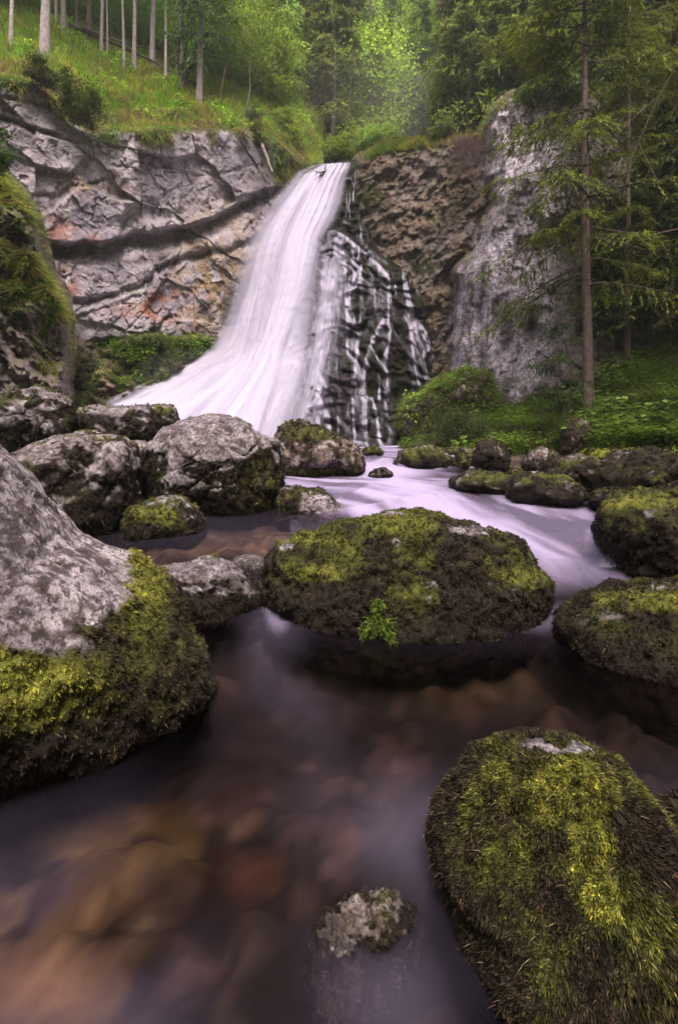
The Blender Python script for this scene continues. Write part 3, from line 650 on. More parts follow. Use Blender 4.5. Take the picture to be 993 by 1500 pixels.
run(sx + rw.normal(0, 1.0, n1), sy + rw.uniform(0, 4, n1), np.where(sx < 520, .9, .5))
n2 = 2600; sy = rw.uniform(345, 620, n2); xc = np.interp(sy, [345, 480, 620], [475, 462, 440]); clus = rw.normal(0, 1, 90)[rw.integers(90, size=n2)]
run(xc + clus * 20 + rw.normal(0, 1.2, n2), sy, np.full(n2, .75), rw.integers(40, 160, n2))
for i, (pth, w, dn) in enumerate(traced):
    Q = np.array(pth, float); sl = np.r_[0, np.cumsum(np.hypot(*np.diff(Q, axis=0).T))]; m_ = int(sl[-1] * 3.0); t = rw.uniform(0, sl[-1], m_); wd = np.interp(t, sl, np.broadcast_to(np.array(w, float), len(Q)))
    x = np.interp(t, sl, Q[:, 0]); y = np.interp(t, sl, Q[:, 1])
    for k in range(3):
        o_ = np.random.default_rng(i * 5 + k).uniform(-.4, .4); o_ = o_ * np.interp(t, sl, np.abs(np.sin(np.arange(len(Q)) * 1.7 + k)) + .2)
        run(x + o_ * wd + rw.normal(0, .35, m_), y, np.full(m_, dn * 1.5), rw.integers(5, 12, m_))
    run(x + rw.normal(0, .22, m_) * wd, y, np.full(m_, dn * .35), rw.integers(6, 30, m_))
ker = np.array([.22, .56, .22])
for ax_ in (1, 1, 0, 0, 0): acc = np.apply_along_axis(lambda r: np.convolve(r, ker, 'same'), ax_, acc)
alpha = (1 - np.exp(-acc * np.interp(FU, [440, 500, 560], [.070, .066, .072]))) ** 1.5 * ss(-2, 8, sdist(FU, FV, [(445, 300), (530, 330), (575, 375), (602, 385), (630, 450), (655, 500), (664, 580), (660, 668), (400, 668), (420, 480)]))
FDs = FD.copy()
for _ in range(2): FDs = np.apply_along_axis(lambda r: np.convolve(np.pad(r, 2, 'edge'), np.ones(5) / 5, 'valid'), 0, FDs)
child('cascade', P(FU, FV, np.minimum(FD, FDs) - .07), grid_faces(*FU.shape), M['drape'], fall, A=np.clip(alpha, 0, .96), UV=np.stack([FU * .05, FV * .01, 0 * FU], -1))
for pth, w, dn in [([(500, 262), (513, 260), (519, 275), (517, 300)], 3.0, .6), ([(522, 242), (520, 262), (521, 276)], 3, .6), ([(524, 246), (525, 262), (523, 285)], 2, .5), ([(508, 275), (507, 300), (506, 325)], 4, .5), ([(512, 278), (512, 310), (511, 325)], 3, .5), ([(528, 318), (529, 345)], 3, .5), ([(526, 300), (526, 335)], 2, .4), ([(532, 322), (533, 348)], 2, .4)]:
    ribbon(pth, w, dn, seed=int(pth[0][0]))
def spout(px0, py0, Y0, px1, py1, Y1, w, dn=.8):
    a = P(px0, py0, Y0).reshape(3); b = P(px1, py1, Y1).reshape(3); t = np.linspace(0, 1, 16)[:, None, None]; u = np.linspace(-1, 1, 9)[None, :, None]
    c = a + (b - a) * np.concatenate([t, t, t ** 1.8], -1); G = c + u * np.array([w, 0, 0]) * (.7 + .5 * t) / 2 + np.array([0, .03, 0]) * u * u + (0, -.02, .03)
    A_ = (1 - u[..., 0] ** 2) ** .7 * dn * ss(0, .12, t[..., 0]) * (.8 + .3 * vnoise(np.concatenate([u * 4 + 0 * t, t + 0 * u, 0 * t * u + px0], -1), 3))
    o = link('small_cascade', mesh_np('small_cascade', G, grid_faces(16, 9), M['drape'], A=np.clip(A_, 0, 1), UV=np.concatenate([u * .5 + 0 * t, t * .5 + 0 * u, 0 * t * u], -1))); o['kind'] = 'structure'
spout(664, 667, 10.6, 650, 689, 9.6, .26); spout(658, 668, 10.6, 643, 690, 9.5, .16, .6); spout(699, 677, 10.1, 690, 692, 9.4, .16); spout(566, 672, 10.6, 556, 690, 9.6, .55, .55); spout(600, 660, 10.9, 590, 690, 9.6, .3, .5); spout(888, 782, 5.2, 880, 812, 4.8, .35, .5); spout(905, 800, 4.9, 898, 835, 4.5, .3, .45)

# ------------------------------------------------------------------ boulders
import bmesh
_ico = {}
def ico(k):
    if k not in _ico:
        bm = bmesh.new(); bmesh.ops.create_icosphere(bm, subdivisions=k, radius=1)
        _ico[k] = (np.array([v.co[:] for v in bm.verts]), np.array([[v.index for v in f.verts] for f in bm.faces])); bm.free()
    return _ico[k]
def vnormals(V, Fc):
    fn = np.cross(V[Fc[:, 1]] - V[Fc[:, 0]], V[Fc[:, 2]] - V[Fc[:, 0]]); n = np.zeros_like(V)
    for k in range(3): np.add.at(n, Fc[:, k], fn)
    n = unit(n); c = V.mean(0)
    return n if (n * (V - c)).sum() > 0 else -n
def star_radius(th, poly, c):
    out = np.zeros_like(th); dx, dy = np.cos(th), np.sin(th)
    for (ax, ay), (bx, by) in zip(poly, np.roll(poly, -1, 0)):
        ax, ay, bx, by = ax - c[0], ay - c[1], bx - c[0], by - c[1]; ex, ey = bx - ax, by - ay
        den = dx * ey - dy * ex; den = np.where(np.abs(den) < 1e-9, 1e-9, den)
        t = (ax * ey - ay * ex) / den; u = (ax * dy - ay * dx) / den
        ok = (t > 0) & (u >= -1e-6) & (u <= 1 + 1e-6); out = np.where(ok, np.maximum(out, t), out)
    return out
def boulder_shape(outline, foot, dep, sub=6, seed=0, n_=2.5, rough=.04, facet=.5, c=None, lump=3.0):
    """rock whose outline seen from the stream is OUTLINE; foot = (px, py, level) where its front meets ground or water"""
    poly = np.array(outline, float); c = np.array(c if c else poly.mean(0), float)
    d, Fc = ico(sub); r_ = np.random.default_rng(seed + 500)
    th = np.arctan2(d[:, 1], d[:, 0]); rho = np.hypot(d[:, 0], d[:, 1]); cc = d[:, 2]
    s = (rho ** n_ + np.abs(cc) ** n_) ** (-1 / n_); rho = rho * s; cc = cc * s
    grid = np.linspace(-np.pi, np.pi, 721); Rg = star_radius(grid, poly, c)
    k = np.hanning(9); k /= k.sum(); Rg = np.convolve(np.r_[Rg[-5:-1], Rg, Rg[1:5]], k, 'valid')
    R = np.interp(th, grid, Rg)
    # facets: flat cuts through the body
    if facet:
        m = np.ones(len(d))
        for _ in range(9):
            nn = unit(r_.normal(size=3)); h = r_.uniform(.78, .95); dt = d @ nn
            m = np.minimum(m, np.where(dt > .1, h / np.maximum(dt, .1), 9))
        m = lerp(1, np.clip(m, .72, 1), facet); cc = cc * m; rho = rho * lerp(1, m, .25)
    px = c[0] + R * rho * np.cos(th); py = c[1] + R * rho * np.sin(th)
    fx, fy, fz = foot[:3]; Yf = foot[3] if len(foot) > 3 else (HC - fz) * F / (fy - HY)
    ray = lambda x, y: np.stack([(x - CX) / F, np.ones_like(x), -(y - HY) / F], -1)
    fr = np.linalg.norm(ray(np.array(fx, float), np.array(fy, float))) * Yf
    rf = min(.97, math.hypot(fx - c[0], fy - c[1]) / np.interp(math.atan2(fy - c[1], fx - c[0]), grid, Rg))
    R0 = fr + dep * (1 - rf ** n_) ** (1 / n_)
    rg = R0 - dep * cc; rr = ray(px, py)
    V = rr / np.linalg.norm(rr, axis=-1, keepdims=True) * rg[:, None] + (0, 0, HC)
    size = np.ptp(V[:, 0]) ; n = vnormals(V, Fc)
    q = V / size
    disp = fbm(q, lump, 6, seed + 1, .52) * .75 + ridged(q, lump * 1.7, 4, seed + 9) * .25
    v1, ve, vc = voro(q + fbm(q, 5, 2, seed)[..., None] * .05, lump * 2.0, seed + 3)
    disp = disp + (vc - .5) * .8 * ss(0, .22, ve) - .3 * (1 - ss(0, .07, ve))
    V = V + n * (disp * rough * size)[:, None]
    return V, Fc, vnormals(V, Fc), size
STONE = np.array((.30, .255, .275)); 
def rock_col(V, n, size, seed, moss=.5, green=.5, bare_top=.5, level=0, stone=STONE, blobs=()):
    size = min(size, 1.3)
    a = fbm(V / size, 4, 4, seed + 21); b = fbm(V / size, 16, 4, seed + 22); c = fbm(V / size, 45, 3, seed + 23)
    px, py = PX(V)
    C = mixc(np.full(V.shape, 1.) * stone * .72, stone * 1.3, ss(-.4, .5, a + .5 * b))
    C = mixc(C, (.075, .055, .052), ss(-.02, .22, b * .8 + .6 * c + .2 * a - .04) * .9)      # dark lichen speckle
    C = mixc(C, (.66, .60, .63), ss(.30, .6, -b + .5 * c) * .5)
    mo = moss * 1.5 - .75 - bare_top * (n[:, 2] - .35) * 1.1 + a * .95 + b * .7 + c * .35
    mo = mo + np.clip(1 - (V[:, 2] - level) / (size * .22), 0, 1) * .5
    gb = np.zeros(len(V)); 
    for (x, y, rx, ry, g) in blobs:
        k = blob(px, py, x, y, rx, ry, soft=.45)
        if g < 0: mo = mo - k * 2.2                    # bare stone patch
        else: mo = mo + k * 1.2; gb = np.maximum(gb, k * g)
    mo = ss(-.2, .26, mo)
    gr = np.clip(ss(-.05, .75, fbm(V / size, 5, 4, seed + 31) + (n[:, 2] - .25) * .9 + green * 1.2 - .75) * ss(.02, .25, (V[:, 2] - level) / size), 0, 1)
    mc = mixc(np.full(V.shape, (.023, .016, .010)), (.060, .066, .012), np.clip(gr, 0, 1))
    mc = mixc(mc, (.20, .205, .032), np.clip(gb * ss(-.55, .25, b + .5 * c + gb - .3) + ss(.5, 1, gr) * .3 * ss(0, .4, b), 0, 1))
    C = C * (1 - mo[:, None]) + mc * mo[:, None]
    wet = 1 - ss(.0, .05, V[:, 2] - level + .02 * b)
    C = C * (1 - .55 * wet[:, None])
    return np.c_[C, (1 - mo)], mo, mc
def fuzz(V, Fc, n, mo, mc, count, L, W, level, hang=.6, seed=0, light=1.5, thick=1.0):
    r_ = np.random.default_rng(seed + 900)
    a = V[Fc[:, 0]]; b = V[Fc[:, 1]]; c = V[Fc[:, 2]]
    ar = np.linalg.norm(np.cross(b - a, c - a), axis=1); ctr = (a + b + c) / 3
    fnm = n[Fc].mean(1); mf = mo[Fc].mean(1)
    view = (fnm * unit(np.array([0, 0, HC]) - ctr)).sum(1)
    w = ar * np.clip(mf, 0, 1) ** 1.5 * (ctr[:, 2] > level - .01) * np.where(view > -.35, 1, .15)
    if w.sum() <= 0: return None
    nt_ = count // 12; it = r_.choice(len(Fc), nt_, p=w / w.sum()); tuft = np.repeat(np.arange(nt_), 12); count = len(tuft); i = it[tuft]
    tb = r_.uniform(.45, 1.6, nt_)[tuft]; th_ = r_.uniform(.2, 1.0, nt_)[tuft]; tdir = rdir(nt_, r_)[tuft]; u = r_.random((nt_, 2))[tuft]; fl = u.sum(1) > 1; u[fl] = 1 - u[fl]
    p = a[i] + (b - a)[i] * u[:, :1] + (c - a)[i] * u[:, 1:]; nn = fnm[i]
    p = p + r_.normal(0, L * .28, (count, 3))
    down = unit(np.array([0, 0, -1.]) - nn * (-nn[:, 2:3]) + 1e-4); rd = rdir(count, r_)
    d = unit(nn * (.5 + .5 * th_[:, None]) * thick + down * hang * .8 + rd * .75 + tdir * .55)
    side = unit(np.cross(d, rd + nn * .2)); l = L * r_.uniform(.4, 1.2, count) * (.6 + .6 * th_)
    cl = mc[Fc[i, 0]]; clump = fbm(p, 18 * .06 / L * .5, 2, seed + 41)
    c2 = fbm(p, 30 * .02 / L, 2, seed + 43)
    cl = cl * (1 - .65 * ss(-.05, .4, c2)[:, None]) + np.array((.020, .014, .009)) * (.65 * ss(-.05, .4, c2)[:, None])
    cl = cl * (light * .8 * (1 + .6 * clump[:, None]) * r_.uniform(.6, 1.4, (count, 1)) * tb[:, None])
    cl = cl * (1 + (r_.random((count, 1)) < .06) * np.array([[1.2, .9, .3]]))
    st = r_.random(count) < .0018; l = np.where(st, L * 2.6, l); cl = np.where(st[:, None], np.array((.34, .26, .14)), cl); W = np.where(st, W * .35, W)
    return blades(p, d, side, l, W * r_.uniform(.6, 1.3, count), down * (l[:, None] * .35), cl, segs=2 if count > 125000 else 1)
def boulder(name, label, outline, foot, dep, sub=6, seed=0, rough=.035, facet=.6, c=None, lump=3.0, n_=2.5, colkw=None, fz=None, cat='boulder', group=None, base=None):
    V, Fc, n, size = boulder_shape(outline, foot, dep, sub, seed, n_, rough, facet, c, lump)
    kw = dict(level=foot[2]); kw.update(colkw or {})
    C, mo, mc = rock_col(V, n, size, seed, **kw)
    lm = fbm(V, 9, 3, seed + 61) * .9 + fbm(V, 30, 2, seed + 62) * .5; V = V + n * (mo * lm * min(.034, size * .03))[:, None]
    org = np.array([V[:, 0].mean(), V[:, 1].mean(), foot[2]])
    o = link(name, mesh_np(name, V - org, Fc, M['boulder'], C), loc=org); tag(o, label, cat, group)
    if fz:
        r = fuzz(V, Fc, n, mo, mc, *fz[:3], level=foot[2], seed=seed, **(fz[3] if len(fz) > 3 else {}))
        if r: 
            mo_ = link('moss', mesh_np('moss', r[0] - org, r[1], M['moss'], r[2], smooth=False), o); mo_['kind'] = 'stuff'
    return o, V, n, C
B_ = {}
B_['big_left'] = boulder('boulder', 'huge pale grey boulder filling the left foreground, feathery yellow-green moss along its lower edge',
    [(-520, 560), (-250, 560), (-60, 610), (10, 662), (60, 715), (110, 778), (150, 800), (200, 820), (245, 862), (282, 915), (300, 960), (316, 1000), (290, 1060), (200, 1130), (80, 1190), (-60, 1260), (-300, 1300), (-560, 1100), (-600, 800)],
    (200, 1095, 0), 1.15, 7, 1, .022, .5, c=(-120, 930), lump=4.5, n_=2.2,
    colkw=dict(moss=.42, green=.5, bare_top=.55, stone=np.array((.46, .395, .425)), blobs=[(60, 800, 120, 130, -1), (20, 720, 70, 60, -1), (70, 880, 90, 40, -1), (50, 1010, 110, 55, 1.0), (0, 1000, 60, 60, 1.0), (200, 840, 48, 60, .75), (150, 920, 50, 20, .2), (215, 960, 70, 70, .15), (270, 900, 40, 60, .1), (240, 1010, 70, 50, .12), (90, 1080, 150, 40, .0)]),
    fz=(190000, .0125, .0042, dict(hang=.4, light=1.7)))
B_['low'] = boulder('boulder', 'low rounded boulder with bare pale cap, wedged behind the huge grey foreground boulder',
    [(222, 830), (255, 822), (300, 820), (335, 825), (362, 842), (380, 868), (378, 895), (345, 925), (290, 945), (225, 930), (190, 880)], (330, 908, 0), .45, 6, 2, .045, .7,
    colkw=dict(moss=.75, green=.3, bare_top=.8, blobs=[(265, 838, 42, 10, -1), (330, 830, 40, 8, -1)]), fz=(16000, .018, .005))
B_['centre'] = boulder('boulder', 'wide dome shaped boulder covered in brown and green moss in the middle of the stream',
    [(388, 850), (396, 815), (430, 790), (480, 778), (530, 758), (588, 747), (640, 755), (675, 768), (715, 775), (755, 785), (772, 800), (790, 838), (808, 858), (800, 905), (770, 960), (700, 1005), (610, 1025), (530, 1020), (460, 985), (415, 935), (390, 885)], (560, 936, 0), .80, 7, 3, .032, .6, c=(597, 885), lump=5, n_=2.9,
    colkw=dict(moss=1.2, green=.62, bare_top=.2, blobs=[(470, 840, 40, 14, .75), (480, 790, 50, 12, .45), (590, 765, 50, 16, .55), (700, 782, 14, 4, -.5), (420, 800, 12, 4, -1), (690, 775, 30, 4, -1), (560, 752, 40, 4, -1), (755, 842, 40, 12, .5)]),
    fz=(120000, .014, .0075, dict(hang=.2, light=1.7)))
B_['right_low'] = boulder('boulder', 'dark mossy boulder cut by the right edge, just behind the fern mossed foreground rock',
    [(812, 920), (825, 892), (860, 872), (900, 862), (960, 856), (1030, 850), (1120, 860), (1190, 920), (1180, 1050), (1080, 1120), (985, 1110), (890, 1050), (828, 975)], (880, 972, 0), .6, 6, 4, .035, .6, n_=2.9,
    colkw=dict(moss=1.15, green=.42, bare_top=.2, blobs=[(960, 880, 60, 18, .7), (900, 880, 30, 12, .5), (980, 862, 30, 4, -1)]), fz=(80000, .013, .0065, dict(hang=.3, light=1.7)))
B_['near_right'] = boulder('boulder', 'tall foreground rock at the lower right, hung with long feathery bright green moss',
    [(632, 1215), (645, 1180), (672, 1130), (700, 1095), (735, 1078), (780, 1075), (830, 1080), (870, 1092), (905, 1120), (940, 1160), (975, 1200), (1010, 1260), (1080, 1400), (1110, 1560), (1050, 1700), (900, 1760), (780, 1700), (735, 1600), (712, 1500), (690, 1400), (665, 1330), (642, 1280)], (690, 1400, 0), .36, 7, 5, .022, .5, c=(850, 1380), lump=4,
    colkw=dict(moss=1.5, green=.32, bare_top=.1, blobs=[(780, 1092, 22, 8, -1), (810, 1100, 30, 6, -1), (850, 1098, 20, 9, -1), (830, 1160, 70, 50, .75), (860, 1240, 36, 60, .9), (880, 1310, 34, 38, 1.0), (730, 1150, 34, 40, .45), (760, 1210, 20, 24, .4), (980, 1440, 60, 60, .3)]),
    fz=(240000, .0115, .0036, dict(hang=.6, light=1.7)))
B_['right_mid'] = boulder('boulder', 'yellow-green mossy boulder at the right edge where the white water curls past',
    [(872, 775), (878, 750), (905, 728), (945, 722), (1000, 712), (1080, 705), (1150, 740), (1160, 820), (1060, 880), (960, 870), (905, 845), (885, 810)], (930, 848, .03), .8, 6, 6, .05, .7,
    colkw=dict(moss=1.25, green=.6, bare_top=.1, blobs=[(900, 738, 24, 10, .6), (960, 735, 60, 10, .6)]), fz=(26000, .025, .008, dict(light=1.4)))
B_['round'] = boulder('boulder', 'big rounded grey boulder in front of the waterfall, green moss around its wet foot',
    [(200, 690), (212, 655), (238, 622), (270, 610), (305, 605), (345, 612), (378, 632), (405, 650), (413, 680), (413, 720), (400, 765), (360, 785), (300, 785), (250, 770), (215, 735)], (350, 770, .17), .85, 7, 7, .04, .75, lump=3.5,
    colkw=dict(moss=.55, green=.45, bare_top=.7, blobs=[(300, 640, 70, 30, -1), (380, 720, 30, 60, .25)]), fz=(30000, .035, .01, dict(light=1.3)))
B_['left_mid'] = boulder('boulder', 'wedge shaped brown and grey boulder beside the big rounded one, undercut to the right',
    [(12, 668), (40, 655), (90, 638), (140, 633), (180, 638), (201, 655), (204, 690), (190, 740), (165, 785), (110, 800), (40, 760), (0, 700)], (150, 785, .17), .8, 6, 8, .055, .9, n_=3,
    colkw=dict(moss=.64, green=.25, bare_top=.75, stone=np.array((.31, .26, .265))), fz=(18000, .032, .009))
B_['left_far'] = boulder('boulder', 'rugged dark boulder furthest back at the left edge, below the outcrop',
    [(-60, 585), (0, 580), (28, 578), (55, 569), (85, 575), (108, 590), (110, 615), (95, 650), (50, 680), (-20, 690), (-90, 660)], (60, 668, .5, 7.0), .9, 6, 9, .06, 1., n_=3, colkw=dict(moss=.66, green=.4, bare_top=.6), fz=(14000, .04, .011))
B_['flat'] = boulder('boulder', 'long flat-topped boulder behind the wedge shaped one, moss on its right half',
    [(95, 620), (110, 603), (150, 596), (185, 600), (215, 596), (240, 594), (255, 600), (259, 618), (250, 640), (215, 660), (120, 660)], (190, 655, .55, 8.0), .9, 6, 10, .05, .9, n_=3, colkw=dict(moss=.68, green=.45, bare_top=.5), fz=(14000, .04, .012))
boulder('rock', 'small pale rock squeezed between the wedge shaped and the rounded boulder', [(180, 660), (190, 646), (212, 645), (224, 655), (222, 680), (190, 690)], (205, 680, .4, 6.9), .35, 5, 11, .03, colkw=dict(moss=.2), cat='rock')
boulder('rock', 'small bright mossy rock in dark water below the big rounded boulder',
    [(178, 775), (185, 745), (215, 735), (240, 727), (268, 727), (288, 745), (300, 765), (300, 785), (270, 800), (200, 802), (178, 790)], (245, 793, .15), .42, 6, 12, .04, .7, colkw=dict(moss=.75, green=.75, bare_top=.1, blobs=[(225, 755, 34, 12, .6)]), fz=(15000, .025, .008), cat='rock')
boulder('rock', 'mossy rock with a bare grey rib, between the rounded boulder and the white stream',
    [(402, 735), (412, 716), (440, 713), (470, 720), (500, 740), (511, 755), (505, 772), (450, 776), (405, 770)], (455, 768, .17), .45, 6, 13, .045, .8, colkw=dict(moss=.6, green=.6, bare_top=.2, blobs=[(462, 745, 20, 18, -1), (425, 735, 14, 14, .3)]), fz=(9000, .026, .009), cat='rock')
boulder('boulder', 'brown speckled boulder at the foot of the waterfall, behind the rounded grey one',
    [(393, 645), (410, 626), (435, 619), (465, 626), (500, 645), (525, 655), (535, 680), (530, 698), (480, 705), (415, 700), (392, 675)], (470, 698, .6), .8, 6, 14, .055, .8, colkw=dict(moss=.48, green=.4, bare_top=-.3, stone=np.array((.27, .19, .16)), blobs=[(450, 635, 35, 12, .3), (470, 692, 60, 6, .4)]), fz=(10000, .035, .011))
boulder('rock', 'smooth wet half-sunken rock in the gap left of the wide mossy dome', [(336, 828), (345, 816), (365, 811), (385, 815), (396, 830), (392, 850), (350, 850)], (365, 842, .02), .2, 5, 15, .015, colkw=dict(moss=.1, stone=np.array((.12, .10, .10))), cat='rock')
boulder('rock', 'small jagged rock just breaking the purple water at the bottom', [(452, 1385), (470, 1350), (500, 1320), (540, 1308), (575, 1308), (600, 1328), (618, 1350), (600, 1420), (560, 1500), (500, 1560), (450, 1500)], (530, 1392, 0), .13, 6, 16, .09, .8, lump=5, colkw=dict(moss=.35, green=.5, bare_top=.3, stone=np.array((.28, .22, .18))), fz=(4000, .008, .0025), cat='rock')
# rocks of the little cascade and the right bank: outline, foot, depth, moss, green, label
small = [
 ([(577, 680), (585, 662), (610, 655), (632, 653), (655, 662), (664, 675), (655, 690), (600, 692)], (620, 689, .64), .55, .8, .6, 'flat mossy rock at the lip of the small cascade, left of the two little spouts'),
 ([(640, 662), (660, 654), (690, 657), (700, 668), (690, 685), (655, 682)], (670, 680, .72), .5, .8, .5, 'low green rock between the flat mossy one and the rust brown knob'),
 ([(664, 680), (670, 667), (690, 664), (698, 675), (695, 690), (668, 691)], (680, 689, .64), .3, .9, .75, 'smallest yellow-green rock beside the thin spout of the cascade'),
 ([(690, 670), (700, 650), (718, 642), (738, 652), (746, 672), (743, 690), (715, 696), (692, 692)], (715, 692, .62), .55, .75, .15, 'rust brown knobbly rock standing upright in the cascade'),
 ([(765, 680), (775, 662), (795, 654), (815, 662), (825, 680), (822, 698), (790, 703), (768, 698)], (795, 700, .58), .55, .45, .2, 'reddish bare-topped rock right of the rust brown one'),
 ([(661, 705), (680, 692), (700, 689), (730, 692), (755, 700), (760, 715), (740, 724), (690, 724), (663, 716)], (700, 722, .46), .6, .85, .45, 'left one of the two long mossy rocks edging the white stream'),
 ([(742, 715), (755, 700), (790, 694), (830, 702), (858, 715), (862, 730), (840, 742), (780, 740), (745, 735)], (800, 738, .40), .65, .9, .4, 'right one of the two long mossy rocks edging the white stream'),
 ([(540, 698), (548, 688), (562, 685), (574, 692), (576, 702), (555, 708)], (557, 702, .56), .22, .5, .2, 'small dark rock poking out of the white stream'),
 ([(528, 665), (536, 656), (552, 655), (562, 662), (556, 670), (535, 671)], (545, 669, .85), .35, .9, .9, 'tiny bright mossy hump at the foot of the dark cone'),
 ([(818, 660), (825, 630), (840, 614), (862, 618), (880, 640), (885, 670), (860, 690), (830, 688)], (845, 684, .68), .8, .7, .2, 'grey broken rock under the tall spruce, at the top of the bank'),
 ([(800, 700), (815, 675), (850, 665), (880, 675), (895, 700), (880, 722), (830, 722)], (845, 718, .47), .7, .6, .15, 'brown rock in the dark gap behind the long mossy rocks'),
 ([(865, 700), (885, 672), (930, 660), (985, 662), (1060, 655), (1160, 690), (1160, 760), (1000, 760), (900, 735), (868, 722)], (930, 733, .43), 1.0, .9, .1, 'long dark overhung rock of the right bank with grass hanging over it'),
 ([(945, 725), (975, 712), (1020, 700), (1080, 705), (1100, 760), (1000, 770), (950, 750)], (990, 760, .3), .6, .9, .6, 'mossy rock behind the yellow-green one at the right edge'),
 ([(740, 700), (750, 688), (765, 690), (772, 702), (760, 710), (742, 708)], (755, 705, .56), .3, .7, .7, 'small mossy stone between the rust brown knob and the reddish bare-topped rock'),
 ([(862, 735), (870, 722), (900, 716), (925, 722), (930, 738), (895, 745)], (890, 742, .4), .4, .8, .3, 'low brown mossy rock at the end of the long mossy rocks'),
 ([(940, 1230), (960, 1190), (990, 1170), (1040, 1180), (1080, 1240), (1060, 1330), (990, 1330), (945, 1290)], (965, 1290, -.02), .2, .9, .1, 'dark brown mossy rock half hidden behind the lower right rock, at the edge'),
]
for i, (ol, ft, dp, mo, gr, lb) in enumerate(small):
    boulder('rock', lb, ol, ft, dp, 5 if i != 11 else 6, 30 + i, .05, .8, colkw=dict(moss=mo + .22, green=gr + .08, bare_top=.25, stone=np.array((.20, .145, .125))), fz=(4500 if i != 11 else 14000, .03, .010), cat='rock')

# ------------------------------------------------------------------ grass and ground cover
def pick(G, n, sd, count, w, seed):
    r_ = np.random.default_rng(seed); h, k = w.shape; ww = np.clip(w, 0, None) * (sd > 0)
    ww = ww[:-1, :-1].ravel(); i = r_.choice(len(ww), count, p=ww / ww.sum()); a, b = i // (k - 1), i % (k - 1)
    u, v = r_.random((2, count, 1))
    p = G[a, b] * (1 - u) * (1 - v) + G[a, b + 1] * u * (1 - v) + G[a + 1, b] * (1 - u) * v + G[a + 1, b + 1] * u * v
    return p, n[a, b], r_
def grass_on(p, n, r_, L, W, cols, hang=0, up=1.0, clump=1.2, seed=0):
    k = len(p); d = unit(np.array([0, 0, up]) + n * .45 + rdir(k, r_) * .42 - np.array([0, 0, hang]))
    side = unit(np.cross(d, rdir(k, r_))); l = L * r_.uniform(.5, 1.35, k)
    a = fbm(p, clump, 3, seed + 300); b = fbm(p, clump * 3.5, 2, seed + 310)
    c = mixc(np.broadcast_to(cols[0], (k, 3)), cols[1], ss(-.3, .35, a + .3 * b)); c = mixc(c, cols[2], ss(.15, .5, b + .3 * a) * .8)
    c = c * r_.uniform(.6, 1.4, (k, 1)); l = l * (1 + .5 * b)
    out = unit(n * (1, 1, 0) + 1e-4)
    return blades(p - d * .02, d, side, l, W, out * (l * .35)[:, None] + np.array([0, 0, -1.]) * (l * (.25 + hang))[:, None], c)
def leaves_on(p, n, r_, S, cols, lift=.15, clump=1.0, seed=0):
    """small rhombic leaves facing roughly upward"""
    k = len(p); nn = unit(np.array([0, 0, 1.]) + n * .5 + rdir(k, r_) * .55); d = unit(np.cross(nn, rdir(k, r_))); s = np.cross(nn, d)
    a = fbm(p, clump, 3, seed + 320)
    c = mixc(np.broadcast_to(cols[0], (k, 3)), cols[1], ss(-.3, .4, a)) * r_.uniform(.55, 1.45, (k, 1)); z = r_.uniform(.1, 1, k)[:, None]
    l = (S * r_.uniform(.5, 1.3, k) * (1 + .4 * a))[:, None]; c0 = p + n * z * lift + np.array([0, 0, 1.]) * z * lift * .6
    V = np.stack([c0 - d * l / 2, c0 + s * l * .33, c0 + d * l / 2 - nn * l * .1, c0 - s * l * .33], 1).reshape(-1, 3)
    b = np.arange(k)[:, None] * 4
    return V, np.concatenate([b + [0, 1, 2], b + [0, 2, 3]]), np.repeat(c, 4, 0)
def stuff(name, parts, mat, kind='stuff', parent=None):
    V, Fc, C = join(parts) if isinstance(parts, list) else parts
    o = link(name, mesh_np(name, V, Fc, mat, C, smooth=False), parent)
    if kind: o['kind'] = kind
    return o
GY, GG, GB, GD = np.array((.54, .60, .07)), np.array((.27, .46, .045)), np.array((.26, .19, .09)), np.array((.05, .08, .016))
# left slope
w = np.where((gU > -160) & (gV > -90), 1., .15) * (1 + 1.2 * blob(gU, gV, 200, 150, 170, 60))
p, n, r_ = pick(gG, gN, gSD, 95000, w, 1)
parts = [grass_on(p, n, r_, .34, .035, (GG, GY, GB * 1.1), seed=1)]
lip = ((gSD > 0) & (gSD < 26) & (gV > 90) & (gU > -300) & (gU < 440)) * (fbm(gG, 1.2, 3, 4) + .7)
p, n, r_ = pick(gG, gN, gSD, 26000, lip, 2)
parts.append(grass_on(p, n, r_, .5, .035, (GG * .7, GB * .8, GB * 1.1), hang=.9, seed=2))
p, n, r_ = pick(gG, gN, gSD, 16000, (fbm(gG, .8, 3, 44) > .12) * ((gU > -60) & (gV > -60)) * 1., 3)
parts.append(leaves_on(p, n, r_, .13, (GG * .8, GG * 1.25), .25, seed=3))
lipL = np.interp(lU, [-330, 0, 60, 100, 130, 250, 350, 395, 425, 460], [60, 105, 118, 170, 185, 183, 182, 192, 215, 240])
w = (1 - ss(2, 20, lV - lipL - 12 * fbm(lG, 1.1, 3, 45))) * (lV - lipL > -12) + .25 * blob(lU, lV, 425, 235, 30, 30)
p, n, r_ = pick(lG, lN, lSD + 6, 30000, w, 31)
parts.append(grass_on(p, n, r_, .34, .03, (GG * .45, GB * .75, GY * .5), hang=.9, seed=31))
stuff('grass', parts, M['grass'])
